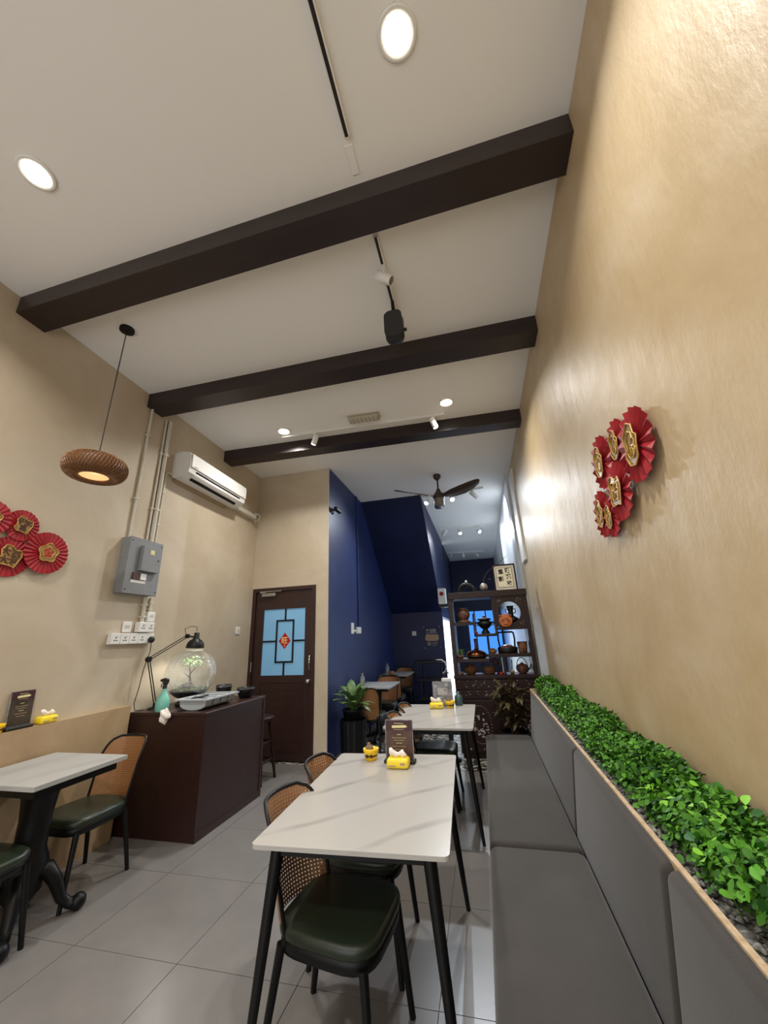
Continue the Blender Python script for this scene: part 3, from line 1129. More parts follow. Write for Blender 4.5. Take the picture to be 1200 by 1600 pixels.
MB().lathe([(.024, 0), (.027, .01), (.027, .028), (.02, .036), (1e-6, .037)], 14, Matrix.Rotation(PI / 2, 4, 'X')).build('plug_body', 'black_plastic', pg)
MB().tube([(0, -.02, -.02), (.0, -.022, -.10), (-.02, -.0, -.25), (-.03, .01, -.40), (-.055, .012, -.52), (-.05, -.0, -.575), (-.01, -.02, -.58), (.025, -.02, -.58)], .0035, 6).build('cable', 'cord_black', pg)


# ------------------------------------------------------------------ pleated paper fans
def pleated_fan(name, label, wall, y, z, r, gap, pleats, orn, text, group, tilt=0.0):
    crisp = wall == 'R'
    x = (xw(y) + gap) if wall == 'L' else XR - gap
    t = thing(name, label, 'paper fan', (x, y, z), RL if wall == 'L' else RR, group)
    v, f = [], []
    n = pleats * 2
    d = r * (.10 if crisp else .065)
    ri = r * .12
    for k in range(n):
        a = 2 * PI * k / n + tilt
        up = k % 2
        v.append((ri * math.cos(a), -.010 - (d * .3 if up else 0), ri * math.sin(a)))
        rr = r * (1.0 if up else (.955 if crisp else .99))
        v.append((rr * math.cos(a), -.006 - (d if up else 0), rr * math.sin(a)))
    for k in range(n):
        k2 = (k + 1) % n
        f.append((2 * k, 2 * k + 1, 2 * k2 + 1, 2 * k2))
    o = MB().add(v, f)
    ob = o.build('pleats', 'red_paper', t)
    md = ob.modifiers.new('paper', 'SOLIDIFY')
    md.thickness = .0015
    MB().cyl((0, 0, 0), (0, -.012 - d * .3, 0), ri * 1.3, n=14).build('hub', 'red_paper', t)
    yo = -.012 - d
    g = MB()
    if orn == 'flower':
        pts = []
        for k in range(40):
            a = 2 * PI * k / 40
            q = r * (.42 + .05 * math.cos(5 * a))
            pts.append((q * math.cos(a + PI / 2), q * math.sin(a + PI / 2)))
        g.prism(pts, yo - .002, yo, 'xz')
    elif orn == 'card':
        pts = [(-.42, -.18), (-.30, -.34), (.0, -.36), (.22, -.44), (.30, -.2), (.42, .06), (.38, .30), (.14, .28), (.02, .42), (-.2, .46), (-.34, .24), (-.3, .0)]
        g.prism([(a * r * 1.22, b * r * 1.22) for a, b in pts], yo - .002, yo, 'xz')
    elif orn == 'tall':
        pts = [(-.24, -.48), (.04, -.58), (.28, -.42), (.34, -.1), (.44, .1), (.3, .22), (.3, .46), (.08, .60), (-.1, .5), (-.34, .34), (-.3, .0), (-.4, -.2)]
        g.prism([(a * r, b * r) for a, b in pts], yo - .002, yo, 'xz')
    og = g.build('gold_ornament', 'gold_card', t)
    # raised bright piping round and inside the ornament
    yo2 = yo - .003
    pp_ = [(p.x, p.z) for p in g.v[:len(g.v) // 2]]
    ed = MB()
    for q_ in (1.0, .62):
        ed.tube([(a * q_, yo2, b * q_) for a, b in pp_], r * .022, 5, closed=True)
    for k in range(7):
        a = random.uniform(0, 6.28)
        ed.tube([(r * .06 * math.cos(a), yo2, r * .06 * math.sin(a)), (r * .2 * math.cos(a + .4), yo2, r * .2 * math.sin(a + .4)), (r * .3 * math.cos(a), yo2, r * .3 * math.sin(a))], r * .018, 4, caps=False)
    if not text or orn == 'flower':
        ed.build('gold_piping', 'gold_bright', og)
    else:
        ed2 = MB().tube([(a, yo2, b) for a, b in pp_], r * .03, 5, closed=True)
        ed2.build('gold_piping', 'gold_bright', og)
    if text:
        rows = text.split('/')
        sz = r * (.46 if len(rows) > 1 else .5)
        for i, row in enumerate(rows):
            zz = (len(rows) - 1) * sz * .46 - i * sz * .92
            text_part(row, sz, .0012, 'choc' if crisp or orn == 'card' else 'red_print', t, (0, yo - .0035, zz + r * .02), bold=.0008)
    # raised gold piping on the ornament
    return t


GL = 'red pleated paper fans on the cream wall'
pleated_fan('paper_fan', 'large red pleated paper fan with a gold blossom, nearest the electrical box', 'L', 1.945, 2.06, .148, .022, 28, 'flower', '春', GL)
pleated_fan('paper_fan', 'small red pleated paper fan with gold lucky characters, above the others', 'L', 1.760, 2.215, .106, .008, 24, 'card', '平安/喜', GL, .1)
pleated_fan('paper_fan', 'red pleated paper fan with a gold card reading 大吉大利', 'L', 1.735, 1.995, .132, .001, 26, 'card', '大吉/大利', GL)
pleated_fan('paper_fan', 'red pleated paper fan at the far end of the group from the electrical box', 'L', 1.570, 2.215, .112, .03, 20, 'flower', '', GL)
GR = 'red pleated paper fans on the golden wall'
pleated_fan('paper_fan', 'largest red pleated paper fan with a tall gold ornament on the golden wall', 'R', 1.545, 2.09, .155, .016, 17, 'tall', '', GR)
pleated_fan('paper_fan', 'red paper fan half hidden behind the largest fan on the golden wall', 'R', 1.745, 2.19, .122, .001, 14, 'tall', '', GR)
pleated_fan('paper_fan', 'red paper fan, upper one on the curio cabinet side of the golden wall group', 'R', 1.955, 2.20, .140, .006, 15, 'tall', '', GR)
pleated_fan('paper_fan', 'red pleated paper fan in the middle of the group on the golden wall', 'R', 1.80, 1.985, .138, .020, 15, 'card', '', GR)
pleated_fan('paper_fan', 'red pleated paper fan lowest in the group on the golden wall', 'R', 2.13, 1.975, .128, .001, 15, 'tall', '', GR)
pleated_fan('paper_fan', 'small red paper fan overlapping the lowest fan on the golden wall', 'R', 1.985, 1.915, .102, .014, 14, 'tall', '', GR)

# security camera on the blue wall
cv = thing('security_camera', 'small dark security camera on the blue wall', 'security camera', (XB + .002, 4.84, 3.18), -PI / 2 + PI)
MB().cyl((0, 0, 0), (0, -.025, 0), .035, n=16).build('base', 'black_plastic', cv)
MB().tube([(0, -.02, 0), (0, -.05, .0), (.04, -.06, .03)], .012, 8).build('arm', 'black_plastic', cv)
MB().cyl((.02, -.06, .035), (.16, -.075, .02), .032, .034, 16).build('camera_body', 'black_plastic', cv)
MB().cyl((.16, -.075, .02), (.166, -.0755, .0195), .024, n=16).build('lens', 'chrome', cv)
# conduit and switches on the blue wall
bc = thing('conduit_pipe', 'dark blue painted conduit on the blue wall', 'pipe', (XB + .002, 6.03, 1.56), PI / 2)
MB().cyl((0, -.012, 0), (0, -.012, ZC - 1.561), .011, n=10).build('pipe', 'blue_paint', bc)
bs = thing('wall_switch', 'white double switch at the foot of the blue conduit', 'switch', (XB + .002, 5.97, 1.455), PI / 2)
MB().rbox(-.06, .13, -.035, 0, 0, .10, .005, 2).build('plate', 'white_plastic', bs)
MB().rbox(-.30, -.18, -.012, 0, 0, .16, .004, 1).build('remote_holder', 'white_plastic', bs)
MB().box(-.18, -.06, -.006, 0, .03, .06).build('bridge_plate', 'white_plastic', bs)
bs2 = thing('wall_switch', 'small white switch on the dark wall under the stairs', 'switch', (-1.46, YS - .001, 1.385))
MB().rbox(-.045, .045, -.012, 0, 0, .09, .004, 1).build('plate', 'white_plastic', bs2)
MB().rbox(-.02, .02, -.016, -.012, .03, .06, .002, 1).build('rocker', 'cream_plastic', bs2)
# notice
nt_ = thing('wall_notice', 'grey printed notice pinned to the dark wall under the stairs', 'notice', (-1.075, YS - .001, 1.14))
MB().box(-.15, .15, -.004, 0, 0, .40).build('sheet', 'far_blue', nt_)
MB().prism([(-.15 + .0, .15), (-.10, .12), (.12, .12), (.15, .17), (.14, .25), (-.13, .26)], -.0055, -.004, 'xz').build('yellow_banner', 'print_tan', nt_)
for (a, b, c, d) in ((-.12, -.06, .32, .37), (-.04, .10, .30, .37), (-.13, .12, .275, .295), (-.11, -.03, .03, .10), (-.01, .12, .08, .095), (-.01, .11, .05, .065), (-.01, .10, .02, .03)):
    MB().box(a, b, -.0055, -.004, c, d).build('print_block', 'grey_metal', nt_)
for (a, b) in ((-.17, .41), (.17, .41), (-.16, -.02), (.17, -.02)):
    MB().cyl((a, 0, b), (a, -.006, b), .008, n=8).build('pin', 'white_plastic', nt_)
# white dispenser with red mark on the stair side
wb = thing('wall_dispenser', 'white wall box with a round red mark on the staircase side', 'dispenser', (-.818, 8.05, 1.98), PI / 2 - .0)
MB().rbox(-.10, .12, -.16, 0, 0, .32, .012, 2).build('body', 'white_plastic', wb)
MB().cyl((-.101, -.08, .21), (-.104, -.08, .21), .045, n=18).build('red_mark', 'red_print', wb)
MB().box(-.104, -.1, -.11, -.05, .205, .222).build('mark_bar', 'dark_hole', wb)
MB().box(-.08, .10, -.19, -.01, -.06, -.001).build('tray', 'black_plastic', wb)

# ------------------------------------------------------------------ counter and what stands on it
CX0, CX1, CY0, CY1, CZ = -3.005, -2.25, 2.915, 3.80, .868
ct = thing('reception_counter', 'dark brown wooden reception counter against the cream wall', 'counter', (-2.63, 3.36, 0))
MB().box(CX0, CX1, CY0, CY1, 0, CZ - .028).build('body', 'counter_wood', ct, (-2.63, 3.36, 0))
MB().rbox(CX0, CX1 + .006, CY0 - .006, CY1 + .006, CZ - .028, CZ, .004, 1).build('top', 'counter_wood', ct, (-2.63, 3.36, 0))
MB().box(CX1, CX1 + .008, CY0 + .0, CY1, .0, .05).build('kick_strip', 'counter_wood', ct, (-2.63, 3.36, 0))
MB().box(CX1, CX1 + .006, CY1 - .03, CY1, .05, CZ - .03).build('edge_strip', 'counter_wood', ct, (-2.63, 3.36, 0))

# terrarium
tr = thing('terrarium', 'big clear glass globe terrarium with a tiny bonsai tree on the counter', 'terrarium', (-2.762, 3.30, CZ))
GR_ = .226
gl = MB()
pr = []
for i in range(25):
    a = -PI / 2 + .28 + (PI - .28 - .36) * i / 24
    pr.append((GR_ * math.cos(a), GR_ + GR_ * math.sin(a)))
b0 = pr[0]
prof_g = [(1e-6, b0[1] - .0)] + pr + [(pr[-1][0] + .012, pr[-1][1] + .006), (pr[-1][0] + .004, pr[-1][1] + .010)]
gl.lathe(prof_g, 48)
gl.v = [p - Vector((0, 0, b0[1] - .001)) for p in gl.v]
zg = b0[1] - .048
gl.v = [p + Vector((0, 0, .048)) for p in gl.v]
MB().lathe([(.10, 0), (.11, .01), (.09, .03), (.075, .047), (1e-6, .047)], 28).build('stand', 'black_plastic', tr)
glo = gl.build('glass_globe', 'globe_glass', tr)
so = MB()
so_prof = [(1e-6, .053)]
for i in range(7):
    a = -PI / 2 + .28 + .62 * i / 6
    so_prof.append((GR_ * .975 * math.cos(a), GR_ - zg + GR_ * .975 * math.sin(a)))
zs = so_prof[-1][1]
so_prof.append((1e-6, zs + .004))
so.lathe(so_prof, 36)
so.build('soil', 'soil', tr)
ms = MB()
for k in range(60):
    a = random.uniform(0, 2 * PI)
    q = math.sqrt(random.random()) * .145
    ms.sphere((q * math.cos(a), q * math.sin(a), zs + .002), random.uniform(.014, .03), 8, 5, .55)
o = ms.build('moss', 'moss', tr)
o['kind'] = 'stuff'
for (x, y, z, r) in ((-.03, -.02, .03, .035), (.02, -.04, .025, .03), (.0, .0, .045, .03), (-.07, -.03, .02, .026), (.06, -.03, .02, .03), (.10, -.02, .012, .022)):
    bm = bmesh.new()
    bmesh.ops.create_icosphere(bm, subdivisions=2, radius=r)
    for v in bm.verts:
        v.co *= random.uniform(.82, 1.12)
    m_ = MB().from_bm(bm, False, Matrix.Translation((x, y, zs + z)))
    bm.free()
    m_.build('rock', 'stone', tr)
tk = MB()
zb = zs + .05
tk.tube([(-.005, -.005, zb), (.0, .0, zb + .035), (-.008, .0, zb + .07), (-.004, 0, zb + .10)], [.013, .009, .007, .006], 8)
tk.tube([(-.004, 0, zb + .09), (.03, .01, zb + .13), (.045, 0, zb + .17)], [.006, .004, .002], 7)
tk.tube([(-.004, 0, zb + .09), (-.02, .0, zb + .14), (-.03, .01, zb + .19)], [.006, .004, .002], 7)
tk.tube([(-.006, 0, zb + .05), (-.04, -.01, zb + .08), (-.08, -.01, zb + .105)], [.005, .003, .0015], 7)
tk.tube([(.02, .008, zb + .12), (.06, -.01, zb + .145), (.085, 0, zb + .17)], [.004, .003, .0015], 7)
tk.build('trunk', 'bark', tr)
lv = MB()
for k in range(420):
    a = random.uniform(0, 2 * PI)
    q = math.sqrt(random.random())
    p = Vector((q * .115 * math.cos(a) + .015, q * .08 * math.sin(a), zb + .19 + random.uniform(-.025, .03) + .02 * math.cos(3 * a)))
    s = random.uniform(.006, .011)
    M_ = Matrix.Translation(p) @ Matrix.Rotation(random.uniform(0, 6.28), 4, 'Z') @ Matrix.Rotation(random.uniform(-.7, .7), 4, 'X')
    lv.add([(0, -s, 0), (s * .6, 0, .002), (0, s, 0), (-s * .6, 0, .002)], [(0, 1, 2, 3)], False, M_)
o = lv.build('foliage', 'leaf_bonsai', tr)
o['kind'] = 'stuff'

# desk lamp
dl = thing('desk_lamp', 'black swing-arm desk lamp shining down into the glass globe', 'desk lamp', (-2.90, 3.06, CZ))
O = Vector((-2.90, 3.06, CZ))


def wl(p):
    return Vector(p) - O


MB().lathe([(.055, 0), (.055, .012), (.02, .02), (.014, .05), (1e-6, .05)], 20).build('base', 'black_metal', dl)
E1 = Vector((-2.925, 2.945, 1.287))
E2 = Vector((-2.83, 3.275, 1.478))
B0 = O + Vector((0, 0, .045))
ar = MB()
for s in (-.009, .009):
    ofs = Vector((.0, s, .0)) + Vector((0, 0, s))
    ar.tube([wl(B0 + ofs), wl(E1 + ofs)], .0045, 8)
ar.build('lower_arm', 'black_metal', dl)
ar = MB()
for s in (-.011, .011):
    ofs = Vector((0, 0, s))
    ar.tube([wl(E1 + ofs), wl(E2 + ofs)], .0045, 8)
ar.build('upper_arm', 'black_metal', dl)
MB().cyl(wl(E1 + Vector((-.015, 0, 0))), wl(E1 + Vector((.015, 0, 0))), .024, n=16).build('elbow_joint', 'black_metal', dl)
MB().rbox(-.02, .02, -.014, .014, -.02, .02, .005, 1, Matrix.Translation(wl(E2))).build('head_joint', 'black_metal', dl)
H0 = Vector((-2.745, 3.30, 1.447))
hs = MB()
hs.lathe([(.016, .062), (.024, .058), (.027, .01), (.034, .0), (.058, -.014), (.074, -.038), (.082, -.068), (.083, -.082), (.080, -.082), (.078, -.066), (.068, -.036), (.05, -.014), (.025, -.006), (1e-6, -.004)], 28,
         Matrix.Translation(wl(H0)) @ Matrix.Rotation(.06, 4, 'Y'))
hs.build('shade', 'black_metal', dl)
MB().tube([wl(E2), wl(H0 + Vector((-.02, 0, .02)))], .008, 8).build('swivel', 'black_metal', dl)
MB().tube([wl(H0 + Vector((.0, 0, .07))), wl(H0 + Vector((-.01, 0, .115))), wl(H0 + Vector((-.06, -.01, .125))), wl(E2 + Vector((-.03, -.01, .07))), wl(E2 + Vector((-.02, 0, .02)))], .003, 6).build('cord', 'cord_black', dl)
MB().sphere(wl(H0 + Vector((0, 0, -.045))), .026, 14, 8).build('bulb', 'lamp_disc', dl)
lamp('desk_lamp_light', 'SPOT', wl(H0 + Vector((0, 0, -.078))), 10, (1, .97, .90), dl, (0, 0, 0), .03, math.radians(150), .4)

# spray bottle
sb = thing('spray_bottle', 'mint green plastic spray bottle with a black trigger on the counter', 'spray bottle', (-2.74, 2.975, CZ))
MB().lathe([(.05, 0), (.054, .006), (.055, .05), (.053, .085), (.040, .115), (.022, .145), (.016, .165), (.016, .18), (1e-6, .18)], 24).build('bottle', 'spray_green', sb)
nz = MB()
nz.lathe([(.017, .175), (.018, .20), (.012, .205), (1e-6, .205)], 16)
nz.prism([(-.045, .235), (-.045, .25), (.0, .262), (.03, .25), (.028, .225), (.012, .20), (-.01, .20), (-.012, .228)], -.011, .011, 'xz')
nz.build('spray_head', 'black_plastic', sb)
MB().tube([(-.02, 0, .228), (-.035, 0, .21), (-.038, 0, .185)], .004, 8).build('trigger', 'black_plastic', sb)

# cutlery tray
cb = thing('cutlery_tray', 'light grey plastic cutlery tray with four compartments on the counter', 'tray', (-2.455, 2.985, CZ), math.radians(1.5))
TW, TL, TH = .135, .43, .09
MB().rbox(-TW - .02, TW + .02, -.03, TL + .02, TH - .012, TH, .005, 2).v
rim = MB()
rim.box(-TW - .02, -TW + .008, -.02, TL + .02, TH - .012, TH)
rim.box(TW - .008, TW + .02, -.02, TL + .02, TH - .012, TH)
for k in range(5):
    yy = k * TL / 4
    rim.box(-TW, TW, yy - .014, yy + .014, TH - .012, TH)
rim.build('rim', 'bin_grey', cb)
for k in range(4):
    ya, yb_ = k * TL / 4 + .012, (k + 1) * TL / 4 - .012
    v, f = [], []
    n = 9
    for i in range(n):
        a = PI * i / (n - 1)
        x = -(TW - .004) * math.cos(a)
        z = TH - .012 - (TH - .014) * (math.sin(a) ** .55)
        for y in (ya, yb_):
            v.append((x, y, z))
    for i in range(n - 1):
        f.append((2 * i, 2 * i + 2, 2 * i + 3, 2 * i + 1))
    f.append([2 * i for i in range(n)])
    f.append([2 * i + 1 for i in range(n)][::-1])
    q = MB().add(v, f, False).build('compartment', 'bin_grey', cb)
for k in range(7):
    yy = .03 + k * .016
    MB().tube([(-.08, yy, .07), (-.02, yy + .01, TH + .006), (.05, yy + .012, TH + .012)], [.004, .004, .007], 6).build('cutlery', 'black_plastic', cb)
for i, (x, y, r, h, nm) in enumerate(((-2.60, 3.60, .075, .13, 'black bowl behind the grey cutlery tray, nearer the globe'), (-2.40, 3.68, .085, .095, 'low black bowl at the door end of the counter'))):
    bl = thing('black_bowl', nm, 'bowl', (x, y, CZ))
    MB().lathe([(r * .6, 0), (r * .75, .01), (r * .95, h * .6), (r, h), (r * .94, h), (r * .88, h * .6), (r * .6, .014), (1e-6, .012)], 24).build('bowl_body', 'black_metal', bl)
    MB().lathe([(r * .95, h * .78), (r * 1.03, h * .8), (r * 1.03, h * .9), (r * .95, h * .92)], 24).build('rim_band', 'black_plastic', bl)
# crumpled tissue at the counter edge
bm = bmesh.new()
bmesh.ops.create_icosphere(bm, subdivisions=3, radius=.04)
for v in bm.verts:
    n_ = math.sin(v.co.x * 130 + 1) * math.cos(v.co.y * 110) + math.sin(v.co.z * 140 + v.co.x * 80)
    v.co *= 1 + .16 * n_
    v.co.z *= 1.35
m_ = MB().from_bm(bm, False)
bm.free()
ti = m_.build('crumpled_tissue', 'tissue')
ti.location = (-2.60, 2.865, CZ - .012)
ti.scale = (.95, .8, 1)
tag(ti, 'crumpled white tissue hanging over the counter edge below the spray bottle', 'tissue')

# wooden stool behind the counter
st_ = thing('wooden_stool', 'dark turned-leg wooden stool behind the reception counter', 'stool', (-2.50, 4.13, 0))
MB().lathe([(.15, .575), (.165, .585), (.165, .605), (.15, .615), (1e-6, .615)], 24).build('seat', 'rosewood', st_)
for a in (45, 135, 225, 315):
    c, s = math.cos(math.radians(a)), math.sin(math.radians(a))
    pts = []
    rads = []
    for q, r in ((0, .016), (.12, .014), (.3, .02), (.36, .014), (.42, .022), (.52, .016), (.64, .022), (.7, .014), (.8, .022), (1, .018)):
        k = .20 - .09 * q
        pts.append((c * k, s * k, .58 * q))
        rads.append(r)
    MB().tube(pts, rads, 10).build('leg', 'rosewood', st_)
for z, k in ((.19, .17), (.36, .143)):
    for i in range(4):
        a0, a1 = math.radians(45 + 90 * i), math.radians(135 + 90 * i)
        MB().tube([(k * math.cos(a0), k * math.sin(a0), z), (k * math.cos((a0 + a1) / 2) * .72, k * math.sin((a0 + a1) / 2) * .72, z), (k * math.cos(a1), k * math.sin(a1), z)], [.009, .014, .009], 8).build('rung', 'rosewood', st_)


# ------------------------------------------------------------------ cane chair (faces -y)
def make_chair(seat_mat, back_mat):
    t = bpy.data.objects.new('dining_chair', None)
    COL.objects.link(t)
    # seat outline
    out = []
    n = 28
    for k in range(n):
        a = 2 * PI * k / n
        c, s = math.cos(a), math.sin(a)
        e = .5
        x = .205 * math.copysign(abs(c) ** e, c)
        y = .205 * math.copysign(abs(s) ** e, s)
        x *= 1 - .12 * (y + .2) / .4
        out.append((x, y))

    def ringed(profile):
        v, f = [], []
        for (k, z) in profile:
            for (x, y) in out:
                v.append((x * k, y * k, z))
        m = len(profile)
        for i in range(m - 1):
            for j in range(n):
                j2 = (j + 1) % n
                f.append((i * n + j, i * n + j2, (i + 1) * n + j2, (i + 1) * n + j))
        f.append(list(range(n))[::-1])
        f.append([(m - 1) * n + j for j in range(n)])
        return MB().add(v, f, True)
    ringed([(.985, .378), (1.0, .383), (1.01, .398), (.99, .411), (.93, .420), (.75, .425), (.3, .427)]).build('seat', seat_mat, t)
    ringed([(.95, .338), (.98, .341), (.98, .378), (.95, .381)]).build('seat_frame', 'black_metal', t)
    for s in (-1, 1):
        MB().tube([(s * .175, -.165, .36), (s * .198, -.205, 0)], [.0165, .012], 12).build('leg', 'black_metal', t)
        MB().tube([(s * .155, .165, .36), (s * .185, .225, 0)], [.0165, .012], 12).build('leg', 'black_metal', t)

    # curved back
    def back(u, w):
        """u -1..1 across, w 0..1 up"""
        half = .168 + .016 * w
        th = u * .95
        x = half * math.sin(th) / math.sin(.95)
        y = .245 - .105 * (1 - math.cos(th)) / (1 - math.cos(.95)) + .085 * w
        z = .38 + .38 * w
        return Vector((x, y, z))

    def lim(w):
        # half width of the panel (in u) at height w: rounded top corners
        if w < .62:
            return 1.0
        q = (w - .62) / .38
        return max(.0, 1 - .42 * (1 - math.sqrt(max(0, 1 - q * q))))
    nu, nw = 16, 14
    v, f, uv = [], [], []
    for i in range(nw + 1):
        w = i / nw
        L = lim(w)
        for j in range(nu + 1):
            u = (-1 + 2 * j / nu) * L
            v.append(back(u, w))
            uv.append((u * .19, w * .385))
    for i in range(nw):
        for j in range(nu):
            a = i * (nu + 1) + j
            f.append((a, a + 1, a + nu + 2, a + nu + 1))
    me = bpy.data.meshes.new('cane_panel')
    me.from_pydata([tuple(p) for p in v], [], f)
    ul = me.uv_layers.new(name='UVMap')
    for poly in me.polygons:
        for li in poly.loop_indices:
            ul.data[li].uv = uv[me.loops[li].vertex_index]
        poly.use_smooth = True
    me.materials.append(MATS[back_mat])
    ob = bpy.data.objects.new('cane_panel', me)
    COL.objects.link(ob)
    ob.parent = t
    # frame tube round the outline, ends run down to the seat
    pts = [back(-1, w * .62 / 6) for w in range(0, 6)]
    for i in range(9):
        w = .62 + .38 * i / 8
        pts.append(back(-lim(w), w))
    top = [back(-lim(1) + 2 * lim(1) * k / 8, 1) for k in range(1, 8)]
    right = [Vector((-p.x, p.y, p.z)) for p in pts][::-1]
    pts = pts + top + right
    pts = [Vector((-.155, .165, .345))] + pts + [Vector((.155, .165, .345))]
    MB().tube(pts, .008, 8).build('back_frame', 'black_metal', t)
    return t


chair0 = make_chair('green_vinyl', 'cane_weave')
first = [True]


def place_chair(x, y, face, label, group=None):
    """face: direction the sitter looks, degrees from +x"""
    if first[0]:
        o = chair0
        first[0] = False
    else:
        o = copy_tree(chair0)
        for k in ('label', 'category', 'group'):
            if k in o:
                del o[k]
    o.location = (x, y, 0)
    o.rotation_euler = (0, 0, math.radians(face + 90))
    tag(o, label, 'chair', group)
    return o


GC = 'cane-backed dining chairs'
place_chair(-.655, 1.755, -6, 'cane-backed chair with dark green seat at the white table end away from the menu stand', GC)
place_chair(-.70, 2.24, 0, 'cane-backed chair with dark green seat at the white table beside the menu stand end', GC)
place_chair(-.56, 3.50, 0, 'cane-backed chair at the second white table, on the side nearer the menu stand', GC)
place_chair(-.55, 3.95, 0, 'cane-backed chair at the second white table, beside the yellow bowl end', GC)
place_chair(-2.66, 2.345, -92, 'cane-backed chair with green seat between the pedestal table and the dark counter', GC)
place_chair(-2.60, 1.70, 90, 'green-seated chair on the side of the pedestal table away from the dark counter', GC)
place_chair(-1.60, 5.42, 90, 'brown-backed chair beside the tall potted plant at the first small back table', GC)
place_chair(-1.62, 6.29, -90, 'chair between the two small back tables, facing the potted plant', GC)
place_chair(-1.64, 7.03, 90, 'chair between the two small back tables, facing the stairs wall', GC)
place_chair(-1.66, 7.98, -90, 'chair behind the last small back table against the stairs wall', GC)


# ------------------------------------------------------------------ white tables
def rounded_rect(w, l, r, n=5):
    pts = []
    for cx_, cy_, a0 in ((w - r, l - r, 0), (-w + r, l - r, 90), (-w + r, -l + r, 180), (w - r, -l + r, 270)):
        for k in range(n + 1):
            a = math.radians(a0 + 90 * k / n)
            pts.append((cx_ + r * math.cos(a), cy_ + r * math.sin(a)))
    return pts


def white_table(x, y, rz, label, w=.352, l=.54, z=.715):
    t = thing('dining_table', label, 'table', (x, y, 0), rz, 'white marble tables by the sofa')
    MB().prism(rounded_rect(w, l, .022), z - .014, z, 'xy').build('table_top', 'marble_white', t)
    fr_ = MB()
    a, b = w - .06, l - .06
    fr_.box(-a, a, -b, -b + .03, z - .055, z - .014)
    fr_.box(-a, a, b - .03, b, z - .055, z - .014)
    fr_.box(-a, -a + .03, -b + .03, b - .03, z - .055, z - .014)
    fr_.box(a - .03, a, -b + .03, b - .03, z - .055, z - .014)
    fr_.build('frame', 'black_metal', t)
    for sx_ in (-1, 1):
        for sy_ in (-1, 1):
            MB().tube([(sx_ * (w - .075), sy_ * (l - .075), z - .02), (sx_ * (w - .005), sy_ * (l - .005), 0)], [.024, .011], 14).build('leg', 'black_metal', t)
    return t


white_table(-.563, 2.013, math.radians(2.6), 'white marble-topped table with splayed black legs and the brown menu stand on it')
white_table(-.503, 3.725, 0, 'white marble-topped table with splayed black legs and the acrylic sign on it', l=.51)

# pedestal table by the ledge
pt = thing('pedestal_table', 'grey-white marble table with a black carved pedestal beside the tan ledge', 'table', (-2.598, 1.995, 0), math.radians(0.5))
MB().prism(rounded_rect(.298, .275, .008, 2), .72, .742, 'xy').build('table_top', 'marble_grey', pt)
MB().box(-.26, .26, -.235, .235, .675, .72).build('apron', 'black_metal', pt)
MB().lathe([(.10, .675), (.10, .65), (.085, .60), (.075, .50), (.075, .35), (.095, .30), (.10, .27), (.085, .22), (.09, .16), (.06, .12), (1e-6, .12)], 20).build('column', 'black_metal', pt)
for a in (45, 135, 225, 315):
    c, s = math.cos(math.radians(a)), math.sin(math.radians(a))
    pts = [(c * q, s * q, z) for q, z in ((.05, .24), (.10, .235), (.145, .17), (.185, .08), (.225, .045), (.255, .042))]
    lg = MB().tube(pts, [.04, .042, .034, .026, .026, .034], 10).build('foot', 'black_metal', pt)
    MB().sphere((c * .268, s * .268, .04), .040, 12, 8).build('claw', 'black_metal', lg)


# small tables in the back room
def back_table(x, y, label):
    t = thing('back_table', label, 'table', (x, y, 0), 0, 'small tables along the blue wall')
    MB().prism(rounded_rect(.265, .35, .01, 2), .70, .72, 'xy').build('table_top', 'marble_grey', t)
    MB().box(-.22, .22, -.30, .30, .66, .70).build('apron', 'black_metal', t)
    MB().lathe([(.06, .66), (.045, .5), (.045, .15), (.06, .06), (1e-6, .06)], 14).build('column', 'black_metal', t)
    for a in (0, 90, 180, 270):
        c, s = math.cos(math.radians(a)), math.sin(math.radians(a))
        MB().tube([(c * .03, s * .03, .10), (c * .14, s * .14, .06), (c * .24, s * .24, .022)], [.026, .022, .018], 8).build('foot', 'black_metal', t)
    return t


back_table(-1.60, 5.86, 'small grey table along the blue wall, nearer the potted plant')
back_table(-1.655, 7.47, 'small grey table along the blue wall, nearer the stairs wall')
# faint bottle and cup on the far small table
bt = thing('water_bottle', 'small clear bottle standing on the far small table', 'bottle', (-1.83, 7.40, .72))
MB().lathe([(.035, 0), (.036, .01), (.036, .12), (.014, .16), (.014, .185), (1e-6, .185)], 16).build('bottle_body', 'acrylic', bt)
MB().lathe([(.016, .185), (.016, .205), (1e-6, .205)], 12).build('cap', 'far_blue', bt)
cu_ = MB().lathe([(.03, 0), (.045, .025), (.05, .06), (.046, .06), (.04, .02), (1e-6, .012)], 18).build('snack_bowl', 'wood_cane')
cu_.location = (-1.72, 7.26, .72)
tag(cu_, 'small tan bowl on the far small table beside the bottle', 'bowl')
bt2 = thing('water_bottle', 'clear bottle on the nearer small back table behind the potted plant', 'bottle', (-1.80, 5.72, .72))
MB().lathe([(.035, 0), (.036, .01), (.036, .11), (.014, .15), (.014, .175), (1e-6, .175)], 16).build('bottle_body', 'acrylic', bt2)
MB().lathe([(.016, .175), (.016, .195), (1e-6, .195)], 12).build('cap', 'far_blue', bt2)

